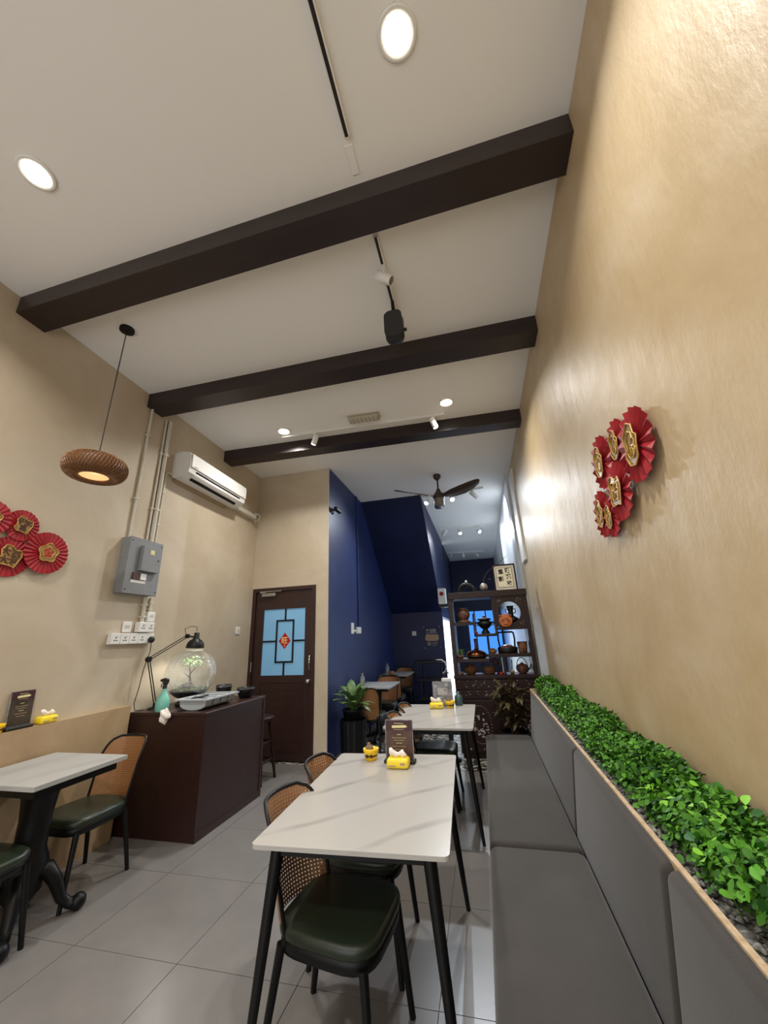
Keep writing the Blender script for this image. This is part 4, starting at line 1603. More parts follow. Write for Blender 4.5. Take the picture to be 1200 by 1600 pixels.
# service trolley
ty = thing('service_trolley', 'black service trolley with a curved chrome handle near the stairs wall', 'trolley', (-1.05, 7.97, 0))
for z in (.22, .55, .86):
    MB().rbox(-.24, .22, -.22, .22, z, z + .03, .008, 1).build('shelf', 'black_plastic', ty)
for sx_ in (-.22, .2):
    for sy_ in (-.2, .2):
        MB().cyl((sx_, sy_, .08), (sx_, sy_, .88), .014, n=10).build('post', 'black_metal', ty)
        MB().lathe([(.035, -.012), (.04, 0), (.035, .012)], 14, Matrix.Translation((sx_, sy_, .04)) @ Matrix.Rotation(PI / 2, 4, 'X'), caps=True).build('caster', 'black_plastic', ty)
MB().tube([(-.30, -.22, .66), (-.33, -.22, .74), (-.33, -.22, .84), (-.28, -.22, .92), (.12, -.22, .92)], .012, 8).build('rail', 'black_metal', ty)
MB().tube([(.08, -.21, .925), (.22, -.21, .92), (.285, -.21, .87), (.30, -.21, .80), (.285, -.21, .73), (.22, -.21, .68)], .016, 10).build('handle', 'chrome', ty)


# ------------------------------------------------------------------ tabletop things
def menu_stand(x, y, z, rz, label, face, w=.078, h=.215, lean=-.03, extra=0):
    t = thing('menu_stand', label, 'menu', (x, y, z), rz)
    L = Matrix.Rotation(lean, 4, 'X')
    MB().rbox(-w - .012, w + .012, -.028, .028, 0, .018, .004, 1).build('base', 'black_plastic', t)
    MB().box(-w - .004, w + .004, -.003, .003, .018, h, L).build('holder', 'acrylic', t)
    MB().box(-w, w, -.005, -.003, .022, h - .003, L).build('menu_sheet', face, t)
    MB().box(-w, w, -.0056, -.005, h - .055, h - .003, L).build('header_band', 'menu_maroon', t)
    MB().prism([(-w * .52, h - .042), (w * .5, h - .040), (w * .66, h - .034), (w * .5, h - .026), (-w * .52, h - .029)], -.0062, -.0056, 'xz', L).build('banner', 'print_cream', t)
    k = 0
    random.seed(3 + extra)
    for (zz, hw, m) in ((h - .018, .36, 'print_cream'), (h - .05, .40, 'print_tan'), (h - .075, .15, 'print_cream'), (h - .092, .55, 'print_tan'),
                        (h - .104, .4, 'print_tan'), (h - .118, .22, 'print_cream'), (h - .135, .5, 'print_tan'), (h - .150, .35, 'print_tan')):
        x_ = -hw * w
        while x_ < hw * w:
            q = random.uniform(.003, .009)
            MB().box(x_, min(x_ + q, hw * w), -.0064, -.005, zz - .0016, zz + .0016, L).build('text_mark', m, t)
            x_ += q + .0025
            k += 1
    return t


def tissue_pack(x, y, z, rz, label, k=1.0):
    t = thing('tissue_pack', label, 'tissue pack', (x, y, z), rz, 'yellow tissue packs')
    MB().rbox(-.062 * k, .062 * k, -.04 * k, .04 * k, 0, .05 * k, .016 * k, 4, soft=True).build('wrapper', 'yellow_plastic', t)
    v, f = [], []
    n = 9
    hs_ = [.042, .048, .040, .030, .024, .032, .040, .026, .014]
    for i in range(n):
        xx = (-.052 + .104 * i / (n - 1)) * k
        wv = .006 * math.sin(i * 1.7)
        v += [(xx * .75, wv, .046 * k), (xx * .95, wv - .012, (.05 + hs_[i] * .5) * k), (xx, wv - .006 + .008 * math.cos(i * 2), (.05 + hs_[i]) * k)]
    for i in range(n - 1):
        for j in range(2):
            a = i * 3 + j
            f.append((a, a + 3, a + 4, a + 1))
    o = MB().add(v, f, True).build('tissue_sheet', 'tissue', t)
    md = o.modifiers.new('ply', 'SOLIDIFY')
    md.thickness = .002
    for (a, b, w, h) in ((-.03, .012, .02, .008), (.03, .02, .014, .012)):
        MB().rbox((a - w) * k, (a + w) * k, -.0412 * k, -.039 * k, (b - .0) * k, (b + h) * k, .0006, 1).build('print_patch', 'print_tan', t)
    return t


def yellow_bowl(x, y, z, rz, label, k=1.0):
    t = thing('yellow_bowl', label, 'bowl', (x, y, z), rz, 'little yellow bowls')
    MB().lathe([(.030 * k, 0), (.034 * k, .006 * k), (.036 * k, .022 * k), (.044 * k, .045 * k), (.047 * k, .058 * k), (.040 * k, .060 * k), (.034 * k, .04 * k), (1e-6, .035 * k)], 24).build('bowl_body', 'yellow_bowl', t)
    MB().lathe([(.0365 * k, .020 * k), (.039 * k, .024 * k), (.0385 * k, .029 * k), (.0375 * k, .030 * k)], 24).build('brown_band', 'choc', t)
    for s in (-1, 1):
        MB().tube([(s * .002 * k, -.039 * k, .024 * k), (s * .014 * k, -.042 * k, .034 * k), (s * .020 * k, -.040 * k, .022 * k), (s * .006 * k, -.040 * k, .020 * k)], .004 * k, 6).build('bow_loop', 'choc', t)
    o = MB()
    o.sphere((-.012 * k, .006 * k, .052 * k), .026 * k, 12, 8, .9)
    o.lathe([(.018 * k, .05 * k), (.008 * k, .085 * k), (1e-6, .09 * k)], 10, Matrix.Translation((-.014 * k, .005 * k, 0)))
    o.build('filling', 'sauce_brown', t)
    return t


T1 = .7155
menu_stand(-.538, 2.395, T1, math.radians(-1), 'brown menu stand on the white marble table behind the yellow tissue pack', 'menu_brown')
tissue_pack(-.530, 2.315, T1, math.radians(1), 'yellow tissue pack on the white table in front of the brown menu', .98)
yellow_bowl(-.720, 2.43, T1, 0, 'yellow bowl with a brown bow on the white table beside the brown menu')
tissue_pack(-.515, 4.02, T1, math.radians(8), 'yellow tissue pack on the second white table before the acrylic sign', 1.05)
yellow_bowl(-.385, 4.05, T1, .4, 'yellow bowl on the second white table beside the tissue pack', 1.05)
sg = thing('acrylic_sign', 'grey acrylic table sign standing on the second white table', 'sign', (-.46, 4.15, T1), math.radians(-4))
MB().rbox(-.095, .095, -.03, .03, 0, .012, .003, 1).build('base', 'acrylic', sg)
MB().box(-.10, .10, -.004, .004, .012, .225).build('panel', 'acrylic', sg)
for (a, b, w, h) in ((-.07, .18, .012, .012), (.04, .19, .014, .01), (.0, .13, .05, .03), (.03, .15, .012, .016), (-.04, .07, .03, .008), (.03, .05, .03, .006), (-.02, .03, .05, .005)):
    MB().box(a - w, a + w, -.0055, -.004, b - h, b + h).build('print_mark', 'print_grey', sg)

ZL = .9305
menu_stand(-2.958, 2.03, ZL, RL, 'dark menu stand on the tan ledge beside the yellow tissue pack', 'menu_dark', .068, .225, -.06, 5)
tissue_pack(-2.965, 2.205, ZL, RL, 'yellow tissue pack on the tan ledge by the dark menu', .92)
yellow_bowl(-2.955, 1.915, ZL, RL, 'yellow bowl on the tan ledge on the other side of the dark menu', .85)


# ------------------------------------------------------------------ sofa bench
SX0, SXS, SXB = -.085, .335, .415
sf = thing('sofa_bench', 'long grey upholstered sofa bench along the golden wall', 'sofa', (.16, 1.5, 0))
OFF = (.16, 1.5, 0)
SY = [4.27, 2.215, .19, -1.75]
MB().box(SX0 + .012, SXB, SY[-1], SY[0] - .01, .0, .26).build('base', 'sofa_fabric', sf, OFF)
for a, b in zip(SY[1:], SY[:-1]):
    MB().rbox(SX0, SXS - .001, a + .003, b - .003, .26, .452, .035, 4, soft=True).build('seat_cushion', 'sofa_fabric', sf, OFF)
BY = [4.31, 2.43, 1.36, .30, -.76, -1.75]


def back_cushion(a, b):
    # slanted pad: front face leans back towards the wall
    bm = bmesh.new()
    z0, z1 = .40, .80
    co = []
    for y in (a, b):
        co += [(SXS, y, z0), (SXB + .0, y, z0), (SXB + .0, y, z1), (SXS + .055, y, z1)]
    vs = [bm.verts.new(c) for c in co]
    for f in ((0, 1, 2, 3), (7, 6, 5, 4), (0, 4, 5, 1), (1, 5, 6, 2), (2, 6, 7, 3), (3, 7, 4, 0)):
        bm.faces.new([vs[i] for i in f])
    bm.normal_update()
    es = [e for e in bm.edges if not all(abs(v.co.x - SXB) < 1e-4 for v in e.verts)]
    bmesh.ops.bevel(bm, geom=es, offset=.026, segments=4, profile=.5, affect='EDGES')
    m_ = MB().from_bm(bm, True)
    bm.free()
    m_.build('back_cushion', 'sofa_fabric', sf, OFF)


for a, b in zip(BY[1:], BY[:-1]):
    back_cushion(a + .002, b - .002)

# planter behind the sofa
pl = thing('planter_box', 'stone-edged planter box behind the sofa along the golden wall', 'planter', (.56, 1.6, 0))
PO = (.56, 1.6, 0)
MB().box(SXB + .002, XR - .001, -1.75, 4.60, 0, .745).build('box', 'travertine', pl, PO)
MB().box(SXB + .002, SXB + .017, -1.75, 4.60, .745, .806).build('stone_edge', 'travertine', pl, PO)
MB().box(SXB + .022, XR - .001, 4.58, 4.60, .745, .808).build('end_edge', 'travertine', pl, PO)
MB().box(SXB + .022, XR - .001, -1.75, 4.58, .745, .765).build('pebble_bed', 'pebble_white', pl, PO)
# pebbles lying along the edge (too many to pick out singly)
random.seed(11)
pb = MB()
for k in range(900):
    y = random.uniform(.5, 4.5)
    x = SXB + .03 + abs(random.gauss(0, .03))
    r = random.uniform(.006, .013)
    v = [(r, 0, 0), (-r, 0, 0), (0, r, 0), (0, -r, 0), (0, 0, r * .7), (0, 0, -r * .7)]
    f = [(0, 2, 4), (2, 1, 4), (1, 3, 4), (3, 0, 4), (2, 0, 5), (1, 2, 5), (3, 1, 5), (0, 3, 5)]
    pb.add(v, f, True, Matrix.Translation((x, y, .768 + r * .4)) @ Matrix.Rotation(random.uniform(0, 3), 4, 'Z'))
o = pb.build('pebbles', 'pebble_white', pl, PO)
o['kind'] = 'stuff'


# boxwood hedge
def leaf_verts(s):
    # obovate leaf with a fold along the midrib
    v = [(0, 0, 0), (.22 * s, .25 * s, .05 * s), (.36 * s, .58 * s, .07 * s), (.24 * s, .92 * s, .02 * s), (0, 1.0 * s, -.02 * s),
         (-.24 * s, .92 * s, .02 * s), (-.36 * s, .58 * s, .07 * s), (-.22 * s, .25 * s, .05 * s), (0, .55 * s, -.01 * s)]
    f = [(0, 1, 8), (1, 2, 8), (2, 3, 8), (3, 4, 8), (4, 5, 8), (5, 6, 8), (6, 7, 8), (7, 0, 8)]
    return v, f


hg = thing('boxwood_hedge', 'bright green artificial boxwood hedge in the planter behind the sofa', 'hedge', (.58, 1.6, .766))
HO = Vector((.58, 1.6, .766))


def hedge_top(x, y):
    return .90 + .018 * math.sin(y * 7.3) + .014 * math.sin(y * 17.1 + 1) + .012 * math.sin(x * 30 + y * 5)


def leaf_matrix(p, out):
    z = Vector(out).normalized()
    y_ = Vector((random.gauss(0, 1), random.gauss(0, 1), random.gauss(.3, 1)))
    y_ = (y_ - z * y_.dot(z)).normalized()
    x_ = y_.cross(z)
    M = Matrix((x_, y_, z)).transposed().to_4x4()
    return Matrix.Translation(p) @ M


hb = MB()
nleaf = 0
LF = [leaf_verts(s) for s in (.014, .018, .022, .026)]
near = []
for k in range(21000):
    y = random.uniform(-.6, 4.58) if k % 3 else random.uniform(.5, 2.6)
    u = random.random()
    # cross-section: mound from the sofa side up to the wall
    x = SXB + .055 + .225 * u
    prof_h = math.sin(PI * min(1, max(.06, .12 + .62 * u)))
    zt = .775 + (hedge_top(x, y) - .775) * (.30 + .80 * prof_h)
    depth = abs(random.gauss(0, .035))
    p = Vector((x + random.gauss(0, .006), y, max(.772, zt - depth)))
    if p.x > XR - .03:
        p.x = XR - .034
    out = Vector((-.6 + .7 * u + random.gauss(0, .5), random.gauss(0, .6), .9 + random.gauss(0, .4)))
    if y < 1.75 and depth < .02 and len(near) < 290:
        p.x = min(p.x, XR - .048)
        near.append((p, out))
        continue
    M = leaf_matrix(p - HO, out)
    v, f = random.choice(LF)
    hb.add(v, f, True, M)
lim_x = XR - .004 - HO.x
for p in hb.v:
    if p.x > lim_x:
        p.x = lim_x
o = hb.build('foliage', 'leaf_hedge', hg)
o['kind'] = 'stuff'
nm = []
for s in (.030, .035, .040):
    v, f = leaf_verts(s)
    me = MB().add(v, f, True).mesh('leaf')
    me.materials.append(MATS['leaf_hedge_near'])
    nm.append(me)
me_var = []
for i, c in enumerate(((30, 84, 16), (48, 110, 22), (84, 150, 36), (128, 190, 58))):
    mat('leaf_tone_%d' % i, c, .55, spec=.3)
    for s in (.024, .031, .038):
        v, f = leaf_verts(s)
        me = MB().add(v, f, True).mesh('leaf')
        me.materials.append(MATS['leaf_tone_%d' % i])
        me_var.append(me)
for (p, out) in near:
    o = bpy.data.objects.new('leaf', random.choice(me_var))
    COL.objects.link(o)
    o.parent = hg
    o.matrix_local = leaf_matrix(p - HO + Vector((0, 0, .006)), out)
# stems under the leaves
sm = MB()
for k in range(500):
    y = random.uniform(-.6, 4.55)
    x = random.uniform(SXB + .07, XR - .06)
    sm.tube([(x - HO.x, y - HO.y, 0), (x - HO.x + random.gauss(0, .015), y - HO.y + random.gauss(0, .015), .085)], [.0025, .0015], 4, caps=False)
o = sm.build('stems', 'leaf_hedge', hg)
o['kind'] = 'stuff'

# ------------------------------------------------------------------ curio cabinet
KX0, KX1, KY0, KY1 = -.40, .592, 5.10, 5.44
cc = thing('curio_cabinet', 'tall dark rosewood curio cabinet with open stepped shelves and a round opening', 'cabinet', (.1, 5.27, 0))
KO = (.1, 5.27, 0)


def kb_(name, x0, x1, z0, z1, y0=KY0, y1=KY1, m='rosewood', parent=None):
    return MB().rbox(x0, x1, y0, y1, z0, z1, .003, 1).build(name, m, parent or cc, KO)


kb_('top_board', KX0 + .01, KX1 + .005, 1.825, 1.905, KY0 - .02, KY1 + .01)
kb_('side_post', KX0, KX0 + .05, .86, 1.825)
kb_('side_post', KX1 - .05, KX1, .86, 1.825)
kb_('shelf_board', KX0 + .05, -.085, 1.495, 1.53)
kb_('divider', -.105, -.085, 1.53, 1.63)
kb_('divider', -.105, -.085, 1.345, 1.495)
kb_('shelf_board', -.105, .19, 1.345, 1.378)
kb_('divider', .16, .19, 1.378, 1.825)
kb_('shelf_board', .19, KX1 - .05, 1.415, 1.447)
kb_('shelf_board', .045, KX1 - .05, 1.095, 1.135)
kb_('shelf_board', KX0 + .05, .045, 1.045, 1.085)
kb_('divider', .045, .07, 1.135, 1.345, KY1 - .05, KY1)
kb_('divider', .20, .225, .895, 1.095)
kb_('divider', -.06, -.04, .895, 1.045, KY1 - .04, KY1)
# square panel with a round opening
rc = Vector((.362, 1.625))
px0, px1, pz0, pz1 = .19, KX1 - .05, 1.447, 1.825
ring, sq = [], []
NN = 48
for k in range(NN):
    a = 2 * PI * k / NN + PI / 4
    c, s = math.cos(a), math.sin(a)
    ring.append((rc.x + .132 * c, rc.y + .132 * s))
    q = min((px1 - rc.x if c > 0 else rc.x - px0) / max(abs(c), 1e-6), (pz1 - rc.y if s > 0 else rc.y - pz0) / max(abs(s), 1e-6))
    sq.append((rc.x + q * c, rc.y + q * s))
v, f = [], []
for (y, src) in ((KY0 + .005, ring), (KY0 + .005, sq), (KY0 + .03, ring), (KY0 + .03, sq)):
    v += [(a, y, b) for a, b in src]
for k in range(NN):
    j = (k + 1) % NN
    f += [(k, j, NN + j, NN + k), (2 * NN + k, 3 * NN + k, 3 * NN + j, 2 * NN + j), (k, 2 * NN + k, 2 * NN + j, j), (NN + k, NN + j, 3 * NN + j, 3 * NN + k)]
MB().add(v, f).build('moon_panel', 'rosewood', cc, KO)
random.seed(21)


def inlay(name, pts, size, parent, y=KY0 - .0015):
    mb = MB()
    for (a, b) in pts:
        s = random.uniform(.5, 1.1) * size
        th = random.uniform(0, 3.1)
        poly = []
        for k in range(5):
            q = s * random.uniform(.5, 1.0)
            poly.append((a + q * math.cos(th + k * 1.256), b + q * .8 * math.sin(th + k * 1.256)))
        mb.prism(poly, y, y + .002, 'xz')
    return mb.build(name, 'pearl_inlay', parent, KO)


inlay('corner_inlay', [(px0 + .03 + random.random() * .05, pz1 - .03 - random.random() * .04) for k in range(5)] +
      [(px1 - .03 - random.random() * .06, pz1 - .03 - random.random() * .06) for k in range(7)] +
      [(px1 - .02 - random.random() * .05, pz0 + .02 + random.random() * .05) for k in range(5)] +
      [(px0 + .02 + random.random() * .05, pz0 + .03 + random.random() * .04) for k in range(4)], .006, cc, KY0 + .0035)
# lower cabinet
kb_('cabinet_body', KX0, KX1, .05, .86, KY0 + .02, KY1)
kb_('cabinet_top', KX0 - .01, KX1 + .008, .86, .895, KY0 - .012, KY1)
kb_('plinth', KX0 + .02, KX1 - .02, 0, .05, KY0 + .03, KY1 - .02)
for (z0, z1, n) in ((.735, .845, 2), (.635, .725, 2)):
    for i in range(n):
        wd_ = (KX1 - KX0 - .03) / n
        x0 = KX0 + .015 + i * wd_
        d = kb_('drawer', x0 + .006, x0 + wd_ - .006, z0, z1, KY0, KY0 + .03)
        k_ = inlay('drawer_inlay', [(x0 + wd_ * random.uniform(.2, .8), random.uniform(z0 + .03, z1 - .03)) for q in range(9)], .009, cc)
        st = MB()
        for q in range(5):
            st.sphere((x0 + .03 + q * (wd_ - .06) / 4, KY0 - .001, z1 - .012), .005, 8, 5)
        st.build('studs', 'pearl_inlay', cc, KO)
        MB().lathe([(.008, 0), (.008, .01), (.012, .016), (1e-6, .02)], 10, Matrix.Translation((x0 + wd_ / 2, KY0, (z0 + z1) / 2)) @ Matrix.Rotation(PI / 2, 4, 'X')).build('knob', 'dark_bronze', cc, KO)
for i in range(2):
    wd_ = (KX1 - KX0 - .03) / 2
    x0 = KX0 + .015 + i * wd_
    kb_('cabinet_door', x0 + .006, x0 + wd_ - .006, .07, .62, KY0, KY0 + .03)
    ox, oz = x0 + wd_ / 2, .36
    pts = []
    while len(pts) < 46:
        a, b = random.uniform(-1, 1), random.uniform(-1, 1)
        if a * a + b * b < .85 and (b < .2 or random.random() < .5):
            pts.append((ox + a * .105, oz + b * .165))
    inlay('oval_inlay', pts, .017, cc)
    rim = MB()
    for k in range(36):
        a = 2 * PI * k / 36
        rim.sphere((ox + .128 * math.cos(a), KY0 - .001, oz + .20 * math.sin(a)), .0045, 6, 4)
    rim.build('oval_beading', 'pearl_inlay', cc, KO)
    inlay('door_inlay', [(x0 + random.uniform(.04, wd_ - .04), .105 + random.uniform(-.015, .02)) for q in range(8)], .012, cc)


# curios
def lathe_thing(name, label, cat, x, y, z, prof, m, n=24, sy=1.0):
    o = MB().lathe(prof, n, None, 1.0, sy).build(name, m)
    o.location = (x, y, z)
    return tag(o, label, cat)


KYc = 5.26
jr = thing('clay_jar', 'round reddish clay jar with a pattern on the upper shelf', 'jar', (-.218, KYc, 1.531))
MB().lathe([(.06, 0), (.075, .004), (.075, .018), (.06, .022), (1e-6, .022)], 20).build('stand', 'clay_green', jr)
MB().lathe([(.045, .022), (.065, .05), (.082, .09), (.080, .125), (.06, .155), (.045, .165), (.05, .178), (.055, .185), (.046, .185), (.04, .165), (1e-6, .16)], 24).build('jar_body', 'clay_red', jr)
cs = thing('bronze_censer', 'dark bronze censer with a red lid knob before the blue window', 'censer', (.04, KYc, 1.379))
MB().lathe([(.05, 0), (.058, .01), (.035, .04), (.032, .055), (.07, .085), (.095, .115), (.098, .13), (.085, .15), (.055, .165), (1e-6, .165)], 24).build('body', 'dark_bronze', cs)
MB().lathe([(.055, .163), (.088, .17), (.09, .182), (.06, .195), (.02, .20), (1e-6, .20)], 24).build('lid', 'dark_bronze', cs)
MB().sphere((0, 0, .21), .022, 12, 8, .7).build('lid_knob', 'lacquer_red', cs)
for s in (-1, 1):
    MB().tube([(s * .088, 0, .10), (s * .115, 0, .11), (s * .12, 0, .135), (s * .10, 0, .15), (s * .08, 0, .145)], .006, 8).build('ear_handle', 'dark_bronze', cs)
rt = MB().sphere((0, 0, .016), .016, 12, 8).build('red_bead', 'red_toy')
rt.location = (-.07, 5.16, 1.378)
tag(rt, 'small red bead beside the dark censer', 'bead')
lp = thing('face_plate', 'orange carved round plate leaning before the moon opening', 'plate', (.298, 5.085, 1.447))
MB().lathe([(1e-6, 0), (.07, 0), (.08, .006), (.08, .014), (.072, .018), (1e-6, .02)], 28, Matrix.Translation((0, 0, .078)) @ Matrix.Rotation(PI / 2, 4, 'X')).build('disc', 'orange_glaze', lp)
for s in (-1, 1):
    MB().sphere((s * .062, -.008, .135), .02, 12, 8).build('knob', 'clay_red', lp)
rl_ = MB()
for k in range(9):
    a = PI * k / 8
    rl_.tube([(.02 * math.cos(a), -.021, .075 + .02 * math.sin(a) - .01), (.055 * math.cos(a), -.021, .075 + .05 * math.sin(a) - .01)], .004, 5)
rl_.tube([(-.03, -.021, .04), (0, -.021, .03), (.03, -.021, .04)], .005, 5)
rl_.build('carving', 'clay_red', lp)
vs_ = thing('bronze_vase', 'dark green bronze vase with two handles inside the moon opening', 'vase', (.385, KYc, 1.448))
MB().lathe([(.05, 0), (.055, .012), (.04, .03), (.08, .06), (.09, .085), (.085, .105), (.05, .125), (.032, .14), (.03, .19), (.038, .235), (.048, .262), (.042, .262), (.03, .23), (1e-6, .2)], 28).build('body', 'dark_bronze', vs_)
for s in (-1, 1):
    MB().tube([(s * .03, 0, .215), (s * .06, 0, .225), (s * .062, 0, .19), (s * .048, 0, .165), (s * .03, 0, .17)], .006, 8).build('handle', 'dark_bronze', vs_)
hb_ = thing('handled_basket', 'black handled basket box with red lacquer filling on the shelf', 'basket', (.285, KYc, 1.136))
MB().lathe([(.115, 0), (.12, .01), (.125, .06), (.105, .075), (.1, .075), (.1, .05), (1e-6, .05)], 24, None, 1, .8).build('bowl', 'black_metal', hb_)
MB().sphere((0, 0, .06), .085, 18, 8, .5).build('filling', 'lacquer_red', hb_)
MB().tube([(-.09, 0, .06), (-.10, 0, .16), (-.095, 0, .235), (-.08, 0, .25), (.08, 0, .25), (.095, 0, .235), (.10, 0, .16), (.09, 0, .06)], .011, 8).build('handle', 'black_metal', hb_)
lathe_thing('wicker_cup', 'brown woven wicker cup at the shelf end by the wall', 'cup', .468, KYc, 1.136, [(.048, 0), (.052, .005), (.062, .13), (.057, .13), (.05, .02), (1e-6, .015)], 'wicker')
cd = thing('copper_cloche', 'shiny copper dome with a tall neck on the middle shelf', 'cloche', (-.105, KYc, 1.086))
MB().lathe([(.10, 0), (.125, .008), (.13, .03), (.12, .06), (.08, .09), (.03, .10), (.018, .13), (.016, .20), (.022, .22), (.018, .235), (1e-6, .235)], 32).build('dome', 'copper', cd)
MB().lathe([(.128, .015), (.136, .02), (.136, .028), (.128, .034)], 32).build('rim_band', 'dark_bronze', cd)
sp_ = thing('small_succulent', 'little spiky plant in a pink shell pot on the shelf', 'plant', (-.31, 5.2, 1.086))
MB().lathe([(.03, 0), (.045, .02), (.05, .04), (.044, .04), (1e-6, .032)], 16, None, 1, .8).build('pot', 'clay_red', sp_)
lf_ = MB()
for k in range(26):
    a = random.uniform(0, 6.28)
    e = random.uniform(.3, 1.3)
    L = random.uniform(.06, .11)
    d = Vector((math.cos(a) * math.cos(e), math.sin(a) * math.cos(e), math.sin(e)))
    lf_.tube([(0, 0, .035), d * L * .6 + Vector((0, 0, .035)), d * L + Vector((0, 0, .03))], [.005, .004, .0008], 5, caps=False)
lf_.build('leaves', 'leaf_pot', sp_)
MB().sphere((0, 0, 0), .025, 10, 7).v
yw = lathe_thing('green_dish', 'small green and yellow dish between the copper dome and the basket', 'dish', .10, KYc, 1.136, [(.03, 0), (.05, .015), (.055, .035), (.03, .055), (.012, .065), (1e-6, .066)], 'clay_green')
# bottom shelf
ft = lathe_thing('gourd_pot', 'brown speckled round pot on the lowest open shelf', 'pot', -.20, KYc, .896, [(.05, 0), (.08, .03), (.085, .06), (.07, .09), (.04, .105), (.045, .12), (1e-6, .12)], 'wicker')
rt2 = MB().sphere((0, 0, .022), .022, 12, 8).build('red_ball', 'clay_red')
rt2.location = (-.31, 5.17, .896)
tag(rt2, 'small orange-red ball on the lowest open shelf', 'ball')
bk = thing('lidded_basket', 'dark woven basket with a thin hoop handle on the lowest shelf', 'basket', (.03, KYc, .896))
MB().lathe([(.06, 0), (.075, .02), (.078, .08), (.07, .09), (1e-6, .10)], 20).build('basket_body', 'wicker', bk)
MB().tube([(.07 * math.cos(a), 0, .08 + .075 * math.sin(a)) for a in [PI * k / 10 for k in range(11)]], .004, 6).build('handle', 'black_metal', bk)
for i, x in enumerate((.135, .178)):
    bt_ = thing('figurine', 'slim dark figurine on the lowest shelf, %s' % ('beside the dark basket' if i == 0 else 'against the divider'), 'figurine', (x, 5.2, .896))
    MB().lathe([(.018, 0), (.02, .006), (.010, .02), (.013, .05), (.008, .075), (1e-6, .08)], 12).build('robe', 'black_metal', bt_)
    MB().sphere((0, 0, .088), .011, 10, 7).build('head', 'black_metal', bt_)
    MB().tube([(-.012, 0, .06), (-.022, -.004, .04), (-.02, -.01, .02)], .004, 6).build('arm', 'black_metal', bt_)
cn = lathe_thing('pink_lantern', 'dull pink round lantern under the stepped shelf', 'lantern', .12, 5.34, .986, [(.015, 0), (.04, .015), (.05, .04), (.04, .07), (.018, .085), (1e-6, .086)], 'clay_red')
rdc = lathe_thing('red_cup', 'tiny red cup on the lowest shelf by the divider', 'cup', .165, 5.13, .896, [(.014, 0), (.02, .02), (.022, .026), (.018, .026), (1e-6, .01)], 'red_toy')
tp = thing('teapot', 'pale round teapot with hoop handle and green spout on the lowest shelf', 'teapot', (.43, KYc, .896))
MB().lathe([(.04, 0), (.065, .02), (.078, .055), (.07, .09), (.04, .105), (.015, .115), (.012, .125), (1e-6, .127)], 24).build('body', 'clay_red', tp)
MB().tube([(.06 * math.cos(a), 0, .09 + .09 * math.sin(a)) for a in [PI * k / 10 for k in range(11)]], .005, 6).build('handle', 'dark_bronze', tp)
MB().tube([(.06, 0, .04), (.095, 0, .06), (.11, 0, .11)], [.014, .011, .008], 8).build('spout', 'teal', tp)
sc_ = thing('brass_scoop', 'small brass scoop leaning on the lowest shelf beside the teapot', 'scoop', (.30, 5.2, .896))
MB().tube([(0, 0, .05), (.008, .01, .10), (.012, .015, .16)], .005, 6).build('handle', 'black_metal', sc_)
MB().lathe([(.016, 0), (.026, .012), (.03, .035), (.026, .035), (.02, .012), (1e-6, .008)], 14, Matrix.Translation((0, 0, .0))).build('bowl', 'gold_card', sc_)
# on top
ar_ = thing('arch_ornament', 'black ring-shaped ornament with a white bead on the cabinet top', 'ornament', (-.15, 5.25, 1.906))
pts = [(.10 * math.cos(a), 0, .0 + .115 * math.sin(a)) for a in [PI * k / 16 for k in range(17)]]
MB().tube(pts, [.026] * 17, 10).build('arch', 'black_metal', ar_)
MB().sphere((.01, 0, .155), .018, 12, 8).build('bead', 'white_plastic', ar_)
MB().rbox(-.12, .12, -.04, .04, 0, .012, .003, 1).build('base', 'black_metal', ar_)
bs_ = thing('branch_vase', 'silvery ball vase with a long bent twig on the cabinet top', 'vase', (.085, 5.25, 1.906))
MB().lathe([(.07, 0), (.075, .008), (.03, .016), (1e-6, .016)], 20).build('saucer', 'black_metal', bs_)
MB().sphere((0, 0, .068), .052, 20, 12).build('ball', 'silver_ball', bs_)
MB().tube([(0, 0, .11), (.015, 0, .18), (.06, 0, .25), (.13, -.05, .30), (.20, -.1, .33), (.28, -.1, .40), (.34, -.1, .44)], [.006, .006, .005, .005, .004, .003, .002], 6).build('twig', 'bark', bs_)
MB().tube([(.09 + .025 * math.cos(a), .0, .14 + .03 * math.sin(a)) for a in [5.0 * k / 10 for k in range(11)]], .003, 6).build('curl', 'black_metal', bs_)
fr = thing('framed_calligraphy', 'black-framed Chinese calligraphy leaning on top of the curio cabinet', 'picture', (.377, 5.30, 1.906), math.radians(0))
Lm = Matrix.Rotation(-.06, 4, 'X')
fw, fh = .148, .365
fb = MB()
fb.box(-fw, -fw + .018, -.012, .012, 0, fh, Lm)
fb.box(fw - .018, fw, -.012, .012, 0, fh, Lm)
fb.box(-fw + .018, fw - .018, -.012, .012, 0, .018, Lm)
fb.box(-fw + .018, fw - .018, -.012, .012, fh - .018, fh, Lm)
fb.build('frame', 'black_metal', fr)
MB().box(-fw + .018, fw - .018, -.004, .004, .018, fh - .018, Lm).build('mount', 'mat_board', fr)
MB().box(-fw + .045, fw - .045, -.006, -.004, .05, fh - .05, Lm).build('inner_line', 'ink', fr)
MB().box(-fw + .05, fw - .05, -.0075, -.006, .055, fh - .055, Lm).build('paper', 'paper_cream', fr)
for (chx, x, z, s) in (('喫', .048, .275, .075), ('茶', .052, .19, .075), ('味', .054, .105, .066), ('重', -.045, .265, .072), ('影', -.048, .165, .072)):
    mb = text_mb(chx, s, .0006, .0018)
    if mb.v:
        M_ = Lm @ Matrix.Translation((x, -.0085, z)) @ UPRIGHT @ Matrix.Rotation(.06, 4, 'Z')
        mb.v = [M_ @ p for p in mb.v]
        mb.build('ink_character', 'ink', fr)
